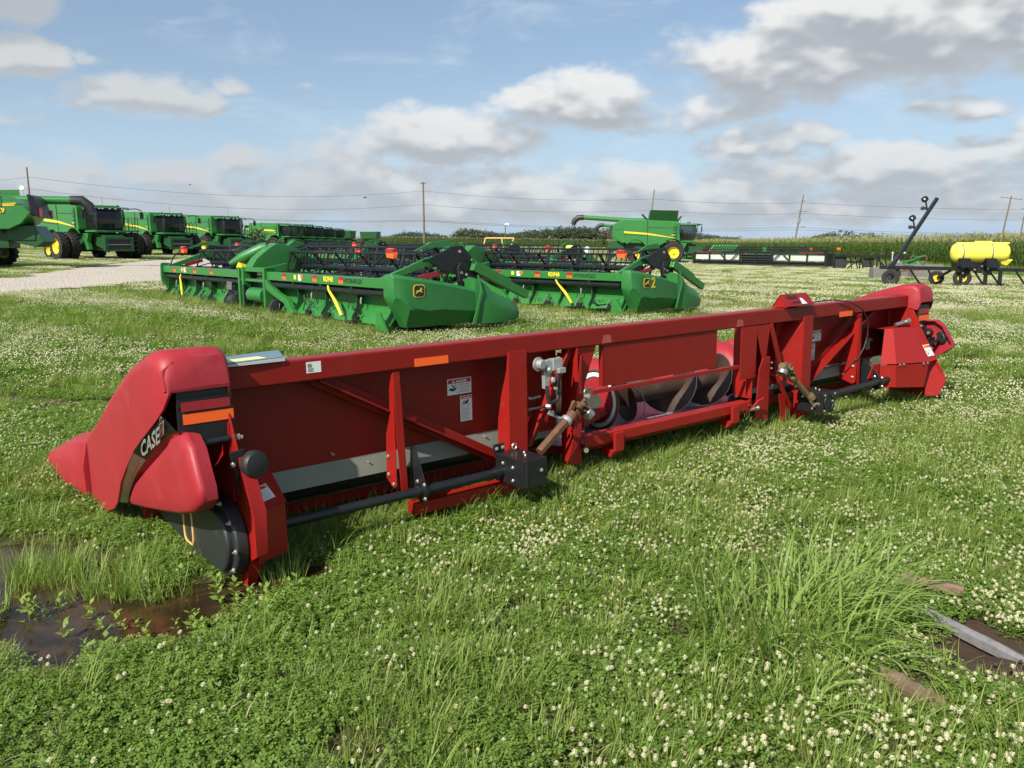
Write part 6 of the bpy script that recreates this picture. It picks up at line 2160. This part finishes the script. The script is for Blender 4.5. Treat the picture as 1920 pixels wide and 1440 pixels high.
# small machine behind with yellow wheels
T = empty('old_cultivator', seat(20.2, 43.5), R(-8))
tag(T, 'rusty brown cultivator with yellow wheel rims behind the toolbar', 'implement')
part('frame', M['brown'], T, lambda b: (b.bar((0, 0, .62), (2.2, 0, .66), .14, .12), b.bar((.2, -.3, .45), (1.9, -.2, .60), .10, .10), b.bar((-.3, -.2, .2), (.6, 0, .6), .06, .06), b.bb(.9, 1.3, -.1, .3, .5, .8)))
part('wheel', M['tyre'], T, lambda b: b.lathe([(.2, -.1), (.32, -.11), (.36, -.05), (.36, .05), (.32, .11), (.2, .1)], (.25, -.3, .36), (.4, 1, 0), 20))
part('rim', M['yellow'], T, lambda b: b.lathe([(.22, -.08), (.18, -.03), (.02, -.05)], (.25, -.3, .36), (.4, 1, 0), 18))
part('planter_box', M['green'], T, lambda b: (b.bb(.9, 1.5, .1, .5, .85, 1.05), b.bar((1.0, 0, 1.0), (1.9, 0, 1.35), .05, .05), b.bar((1.2, 0, 1.4), (1.9, .2, .8), .05, .05)))
part('white_canister', M['lgrey'], T, lambda b: (b.tube([(.55, .1, .95), (.55, .1, 1.35)], .07, 12), b.tube([(.25, .1, .95), (.25, .1, 1.45)], .03, 8), b.tube([(.85, .1, 1.42), (.86, .1, 1.50)], .06, 10), b.tube([(.25, .1, 1.42), (.26, .1, 1.5)], .06, 10)))

for k, (px, y, w, h, d) in enumerate(((1632, 44.5, 1.35, .62, .8), (1672, 47.0, 1.5, .95, .8), (1706, 45.5, 1.6, .80, .8))):
    x = (px - 960) / 1500 * y
    T = empty('concrete_block', seat(x, y), R(-6))
    tag(T, ('lowest pale concrete block at the left of the three behind the rig wheel', 'tallest grey block in the middle of the three behind the rig', 'wide grey block at the right of the three behind the rig')[k], 'block', 'concrete blocks behind the fertiliser rig')
    part('block', M['concrete'], T, lambda b: b.bb(0, w, 0, d, -.05, h), bevel=.04)
    part('block_groove', M['greyink'], T, lambda b: b.bb(0, w, -.004, -.001, h * .48, h * .52))
T = empty('rusty_gate', seat(29.0, 64.0), R(-8))
tag(T, 'low rusty tubular gate standing behind the raised black wing', 'gate')
part('gate_frame', M['brown'], T, lambda b: [b.bb(0, 3.6, 0, .05, z, z + .05) for z in (.25, .65, 1.05)] + [b.bb(x, x + .05, 0, .05, .0, 1.1) for x in (0, 1.2, 2.4, 3.55)])
gmx = MB()
gmx.loft([[(16.3 + 3.0 * u, 41.0 - .2 * u + v, hz(16.3 + 3.0 * u, 41 + v) + .05 + .05 * math.sin(u * 9 + v * 4)) for v in (0, .3, .7, 1.0)] for u in np.linspace(0, 1, 10)], cap=False, closed=False)
gmo = gmx.build('green_tarp', M['green'], smooth=50)
tag(gmo, 'bright green sheet lying flat on the grass left of the rig wheel', 'tarp')
_s = gmo.modifiers.new('t', 'SOLIDIFY')
_s.thickness = .02

# tan machine among the headers
T = empty('tan_implement', seat(-3.1, 60.0), R(-4))
tag(T, 'faded yellow implement frame standing among the black reels', 'implement')
part('frame', M['tan'], T, lambda b: (b.bb(0, 2.6, 0, .5, .95, 1.28), b.bar((.95, 0, 1.25), (1.15, 0, 1.98), .1, .1), b.bar((1.15, 0, 1.98), (3.25, 0, 1.98), .1, .1), b.bar((3.25, 0, 1.98), (2.95, 0, 1.2), .1, .1), b.bar((2.35, 0, 1.98), (2.45, 0, 1.2), .09, .09), b.bb(2.9, 3.7, 0, .4, .9, 1.18), b.bb(0, .1, 0, .1, 0, 1.4), b.bb(3.5, 3.6, .2, .3, 0, 1.1)), bevel=.02)
part('guard_dome', M['yellow'], T, lambda b: b.lathe([(.42, 0), (.38, .12), (.2, .2), (.01, .22)], (1.35, -.1, .95), (0, -.2, 1), 18))
part('posts', M['tan'], T, lambda b: [b.bb(x, x + .16, 0, .16, 1.28, 1.45) for x in (.05, .5, 1.9)])
T = empty('lamp_mast', seat(-.5, 61.0), 0)
tag(T, 'thin green mast with a small lamp rising behind the tan frame', 'mast')
part('mast', M['green'], T, lambda b: b.tube([(0, 0, 0), (0, 0, 3.0)], .035, 6))
part('mast_lamp', M['lens'], T, lambda b: b.tube([(-.02, 0, 3.0), (.12, -.05, 3.08), (.24, -.1, 3.02)], .06, 8))
T = empty('small_tank', seat(4.4, 62.0), 0)
tag(T, 'small rounded yellow tank behind the reels left of the raised tank combine', 'tank')
part('tank', M['tank'], T, lambda b: b.loft([[(x, .45 * q * math.cos(a), 1.22 + .36 * q * math.sin(a)) for a in np.linspace(0, 6.283, 16, endpoint=False)] for x, q in ((-.45, .3), (-.36, .85), (0, 1), (.36, .85), (.45, .3))]), smooth=60)
part('stand', M['black'], T, lambda b: (b.bb(-.35, .35, -.3, .3, .8, .9), [b.bb(x, x + .06, -.3, .3, 0, .8) for x in (-.35, .3)]))
T = empty('white_drum', seat(5.75, 62.0), 0)
tag(T, 'white plastic drum on a stand beside the small yellow tank', 'drum')
part('drum', M['lens'], T, lambda b: b.lathe([(.01, 1.48), (.10, 1.48), (.12, 1.42), (.26, 1.36), (.27, .95), (.01, .95)], (0, 0, 0), (0, 0, 1), 18), smooth=40)
part('stand', M['black'], T, lambda b: b.bb(-.3, .3, -.3, .3, 0, .95))

# ================================================================ utility poles and wires
POLES = []


def pole(px, ytop, y, arms, label, lean=0.0, r=.15):
    x = (px - 960) / 1500 * y
    x0 = x - lean
    z0 = hz(x0, y)
    zt = EYE + (455 - ytop) / 1500 * y
    T = empty('utility_pole', (x0, y, z0))
    tag(T, label, 'utility pole', 'poles carrying the power line')
    Hh = zt - z0
    part('pole_shaft', M['pole'], T, lambda b: b.tube([(0, 0, -.3), (lean * .5, 0, Hh * .5), (lean, 0, Hh)], [r, r * .85, r * .65], 10))
    for dz_, w, tilt in arms:
        part('crossarm', M['pole'], T, lambda b: b.bar((lean - w / 2, -.12, Hh - dz_ + tilt), (lean + w / 2, -.12, Hh - dz_ - tilt), .14, .12), bevel=.01)
        for u in (-.46, -.2, .2, .46):
            part('insulator', M['greyink'], T, lambda b: b.lathe([(.05, 0), (.07, .06), (.04, .14)], (lean + w * u, -.12, Hh - dz_ + .06 - tilt * u * 2), (0, 0, 1), 8, True))
    POLES.append(((x, y, zt), T))
    return (x0, y, z0, lean, Hh)


p1 = pole(78, 320, 112, [], 'power pole at the far left behind the combines')
p2 = pole(798, 346, 143, [(.25, .9, 0)], 'tall straight power pole standing alone at the centre of the horizon', r=.2)
p3 = pole(1220, 360, 158, [], 'leaning power pole rising behind the raised grain tank', 1.2)
p4 = pole(1493, 369, 182, [(1.3, .8, 0), (3.6, 2.0, 0), (7.0, 1.4, -.05)], 'leaning power pole with short arms and a transformer, right of centre', 1.7, .2)
p5 = pole(1873, 371, 175, [(.5, 4.6, .25)], 'wooden pole with one wide crossarm at the far right', 1.6, .2)
p6 = pole(1903, 380, 205, [(1.9, 2.6, 0), (4.3, 2.6, 0)], 'rearmost pole with two crossarms at the right edge', 1.2, .2)
part('transformer', M['greyink'], POLES[3][1], lambda b: b.tube([(.9, -.2, 6.7), (1.0, -.2, 7.8)], .32, 10))
T = empty('radio_mast', (-68.5, 115, .6))
tag(T, 'slim pale radio mast just left of the far left power pole', 'mast')
part('mast', M['lgrey'], T, lambda b: b.tube([(0, 0, 0), (0, 0, 9.4)], .06, 6))
part('dish', M['lens'], T, lambda b: b.lathe([(.05, -.1), (.3, .05), (.32, .1)], (0, -.1, 8.6), (0, -1, 0), 12, True))


def wire(a, b_, sag, label):
    B = MB()
    a, b_ = Vector(a), Vector(b_)
    B.tube([a.lerp(b_, t) - Vector((0, 0, sag * 4 * t * (1 - t))) for t in np.linspace(0, 1, 17)], .022 * (a.y + b_.y) / 300, 4)
    tag(B.build('overhead_wire', M['wire']), label, 'wire', 'overhead power wires')


def wp(px, py, y):
    return ((px - 960) / 1500 * y, y, EYE + (455 - py) / 1500 * y)


LV = (('top', 337, 362, 376, 383, 0), ('second', 358, 386, 396, 402, 0), ('third', None, 414, None, 427, 0), ('fourth', None, 416, None, 431, 0))
for nm, a, b_, c, d, _ in LV:
    if a:
        wire(wp(-160, a - 6, 105), wp(78, a, 112), .8, nm + ' wire running off the left edge from the far left pole')
        wire(wp(78, a, 112), wp(798, b_, 143), 1.7, nm + ' wire between the far left pole and the centre pole')
        wire(wp(798, b_, 143), wp(1219, c, 158), .8, nm + ' wire between the centre pole and the pole behind the grain tank')
        wire(wp(1219, c, 158), wp(1490, d, 182), .5, nm + ' wire between the pole behind the grain tank and the leaning pole')
        wire(wp(1490, d, 182), wp(1980, d + 12, 200), .5, nm + ' wire running off the right edge from the leaning pole')
    else:
        wire(wp(430, b_ - 4, 125), wp(798, b_, 143), .3, nm + ' lower wire arriving at the centre pole from the left')
        wire(wp(798, b_, 143), wp(1487, d, 182), .9, nm + ' lower wire between the centre pole and the leaning pole')
        wire(wp(1487, d, 182), wp(1980, d + 10, 200), .7, nm + ' lower wire running off the right edge')


def bird(px, py, y, s, label):
    x, y, z = wp(px, py, y)
    B = MB()
    B.loft([[(x + u * s, y + .04 * s * math.cos(a) * q, z + .05 * s * math.sin(a) * q) for a in np.linspace(0, 6.283, 8, endpoint=False)] for u, q in ((-.5, .2), (-.25, 1.2), (.1, 1.6), (.35, 1.0), (.5, .2))])
    B.add([(x - .1 * s, y, z), (x + .15 * s, y, z), (x + .25 * s, y - .6 * s, z + .2 * s), (x + .05 * s, y - .9 * s, z + .15 * s)], [(0, 1, 2, 3)])
    B.add([(x - .1 * s, y, z + .005), (x + .15 * s, y, z + .005), (x + .25 * s, y + .6 * s, z + .2 * s), (x + .05 * s, y + .9 * s, z + .15 * s)], [(0, 1, 2, 3)])
    tag(B.build('bird', M['ink']), label, 'bird', 'birds in flight')


bird(691, 374, 60, .35, 'tiny dark bird flying left of the centre pole')
bird(1565, 434, 60, .45, 'small dark bird above the corn right of the leaning pole')
bird(373, 351, 60, .25, 'faint speck of a bird above the third combine')

# ================================================================ corn and trees
M['corn'] = leafmat('corn_leaf', (0.055, 0.105, 0.020), (0.125, 0.185, 0.040), tr=.3, scale=.05)
M['tassel'] = leafmat('corn_tassel', (0.22, 0.22, 0.09), (0.36, 0.34, 0.16), tr=.2)
M['tree'] = leafmat('hazed_tree_leaf', (0.050, 0.070, 0.042), (0.085, 0.11, 0.062), tr=.2, scale=.06)  # greyed green: the haze of distance is put into the leaf colour


def corn_plant(rg, H_=2.5):
    V, F, mi = [], [], []
    w = .014
    V += [(-w, 0, 0), (w, 0, 0), (w * .5, 0, H_), (-w * .5, 0, H_), (0, -w, 0), (0, w, 0), (0, w * .5, H_), (0, -w * .5, H_)]
    F += [(0, 1, 2, 3), (4, 5, 6, 7)]
    mi += [0, 0]
    a0 = rg.uniform(0, 6.28)
    for i in range(11):
        z = .35 + i * (H_ - .6) / 11
        a = a0 + (i % 2) * 3.14 + rg.normal() * .35
        L = rg.uniform(.55, .85) * (1 - .35 * i / 11)
        up = rg.uniform(.6, 1.0)
        d = np.array([math.cos(a), math.sin(a)])
        s = np.array([-d[1], d[0]])
        base = len(V)
        for k in range(5):
            t = k / 4
            p = np.array([d[0] * L * t, d[1] * L * t, z + L * (up * t - 1.25 * t * t)])
            ww = .042 * (1 - t ** 2) + .002
            V.append((p[0] - s[0] * ww, p[1] - s[1] * ww, p[2]))
            V.append((p[0] + s[0] * ww, p[1] + s[1] * ww, p[2] + .02))
        for k in range(4):
            q = base + 2 * k
            F.append((q, q + 1, q + 3, q + 2))
            mi.append(0)
    for i in range(9):
        a = rg.uniform(0, 6.28)
        l = rg.uniform(.16, .30)
        e = rg.uniform(.15, .8)
        base = len(V)
        z0 = H_ - .05 + i * .01
        V += [(-.012, 0, z0), (.012, 0, z0), (math.cos(a) * l * e + .008, math.sin(a) * l * e, z0 + l), (math.cos(a) * l * e - .008, math.sin(a) * l * e, z0 + l)]
        F.append((base, base + 1, base + 2, base + 3))
        mi.append(1)
    return mesh_np('corn', V, F, [M['corn'], M['tassel']], mi)


cp_ = [corn_plant(rg0, h) for h in (2.45, 2.6, 2.55, 2.7, 2.4)]
pts = []


def edge_x(y):
    return 33.6 + np.clip((y - 50) * .055, -3, 4.5)


for r_ in range(7):
    ys_ = np.arange(26, 330, .21)
    ys_ = ys_ + rg0.normal(size=len(ys_)) * .05
    xs_ = edge_x(ys_) + r_ * .85 + rg0.normal(size=len(ys_)) * .05
    k = (rg0.uniform(size=len(ys_)) < (.97 if r_ < 3 else .7))
    pts.append(np.stack([xs_[k], ys_[k]], -1))
for r_ in range(5):
    xs_ = np.arange(-190, 37, .42)
    ys_ = 328 + r_ * 2.0 + rg0.normal(size=len(xs_)) * .5
    pts.append(np.stack([xs_ + rg0.normal(size=len(xs_)) * .15, ys_], -1))
pts = np.concatenate(pts)
scl = rg0.uniform(.90, 1.06, len(pts)) * np.where(pts[:, 1] > 320, 1.25, 1.0)
scatter('corn_crop', cp_, np.concatenate([pts, hgt(pts[:, 0], pts[:, 1])[:, None]], 1), rg0.uniform(0, 6.28, len(pts)), scl, rg0.integers(0, 5, len(pts)), 'tall field of green corn with pale tassels behind the lot', 'corn', tilt=.04)
# rank grass along the crop edge
ys_ = rg0.uniform(28, 150, 1600)
xs_ = edge_x(ys_) - .6 + rg0.normal(size=len(ys_)) * .5
scatter('headland_grass', [grass_tuft('h', .4, 70, .3, .75, .012, .022, .35, 3, rg0, 'lush') for _ in range(2)], np.stack([xs_, ys_, hgt(xs_, ys_)], -1), rg0.uniform(0, 6.28, 1600), rg0.uniform(.7, 1.2, 1600), rg0.integers(0, 2, 1600), 'rank grass along the foot of the corn', 'grass')


def crown(rg, n=260):
    """leafy crown of 1 unit radius: leaf clumps through an uneven volume"""
    V, F = [], []
    lobes = [(rg.normal() * .45, rg.normal() * .45, rg.uniform(-.1, .75), rg.uniform(.35, .6)) for _ in range(8)]
    for _ in range(n):
        lx, ly, lz, lr = lobes[rg.integers(0, 8)]
        d = rg.normal(size=3)
        d /= np.linalg.norm(d)
        c = np.array([lx, ly, lz]) + d * lr * rg.uniform(.6, 1.0)
        s = rg.uniform(.05, .12)
        u = rg.normal(size=3)
        u /= np.linalg.norm(u)
        v = np.cross(u, rg.normal(size=3))
        v /= np.linalg.norm(v)
        base = len(V)
        V += [tuple(c - u * s - v * s * .6), tuple(c + u * s - v * s * .5), tuple(c + u * s * .8 + v * s * .7), tuple(c - u * s * .7 + v * s * .6)]
        F.append((base, base + 1, base + 2, base + 3))
    return mesh_np('crown', V, F, [M['tree']])


cr = [crown(rg0) for _ in range(5)]


def treeline(name, x0, x1, y0, y1, n, r0, r1, label, hf=None):
    rg = np.random.default_rng(len(name) * 7 + n)
    x = rg.uniform(x0, x1, n)
    y = rg.uniform(y0, y1, n)
    s = rg.uniform(r0, r1, n) * (hf(x) if hf else 1)
    z = hgt(x, y) + s * rg.uniform(.1, 1.05, n)
    scatter(name, cr, np.stack([x, y, z], -1), rg.uniform(0, 6.28, n), s, rg.integers(0, 5, n), label, 'trees')


treeline('far_woodland', -34, 128, 470, 540, 2000, 3.2, 5.2, 'distant wood standing behind the corn at the centre', lambda x: .70 + .50 * np.exp(-((x - 38) / 24) ** 2) + .22 * np.exp(-((x + 24) / 12) ** 2) + .05 * np.sin(x * .13))
treeline('far_hedgerow', -420, -34, 760, 860, 1500, 3.0, 6.0, 'thin hedgerow along the horizon left of centre', lambda x: .75 + .25 * np.sin(x * .05))
treeline('far_treeline', 128, 700, 560, 660, 1900, 3.5, 6.0, 'broken line of trees beyond the corn on the right', lambda x: np.clip(.48 + .36 * np.sin(x * .055 + .6) + .15 * np.sin(x * .21), .3, 1.1))
_x, _y = (478 - 960) / 1500 * 100, 100.0
T = empty('shrub', seat(_x, _y))
tag(T, 'dark overgrown shrub in the gap between the left combines and the striped one', 'shrub')
part('trunk', M['bark'], T, lambda b: b.tube([(0, 0, 0), (.1, 0, 1.0), (.2, .1, 2.0)], [.12, .09, .04], 8))
for dx_, dz_, s_ in ((-1.6, 1.0, 1.3), (0, 1.3, 1.5), (1.4, .9, 1.2), (2.8, .7, 1.0)):
    o = bpy.data.objects.new('foliage', cr[int(abs(dx_)) % 5].data)
    COL.objects.link(o)
    o.parent = T
    o.location = (dx_, .3 * dx_, dz_)
    o.scale = (s_, s_, s_)
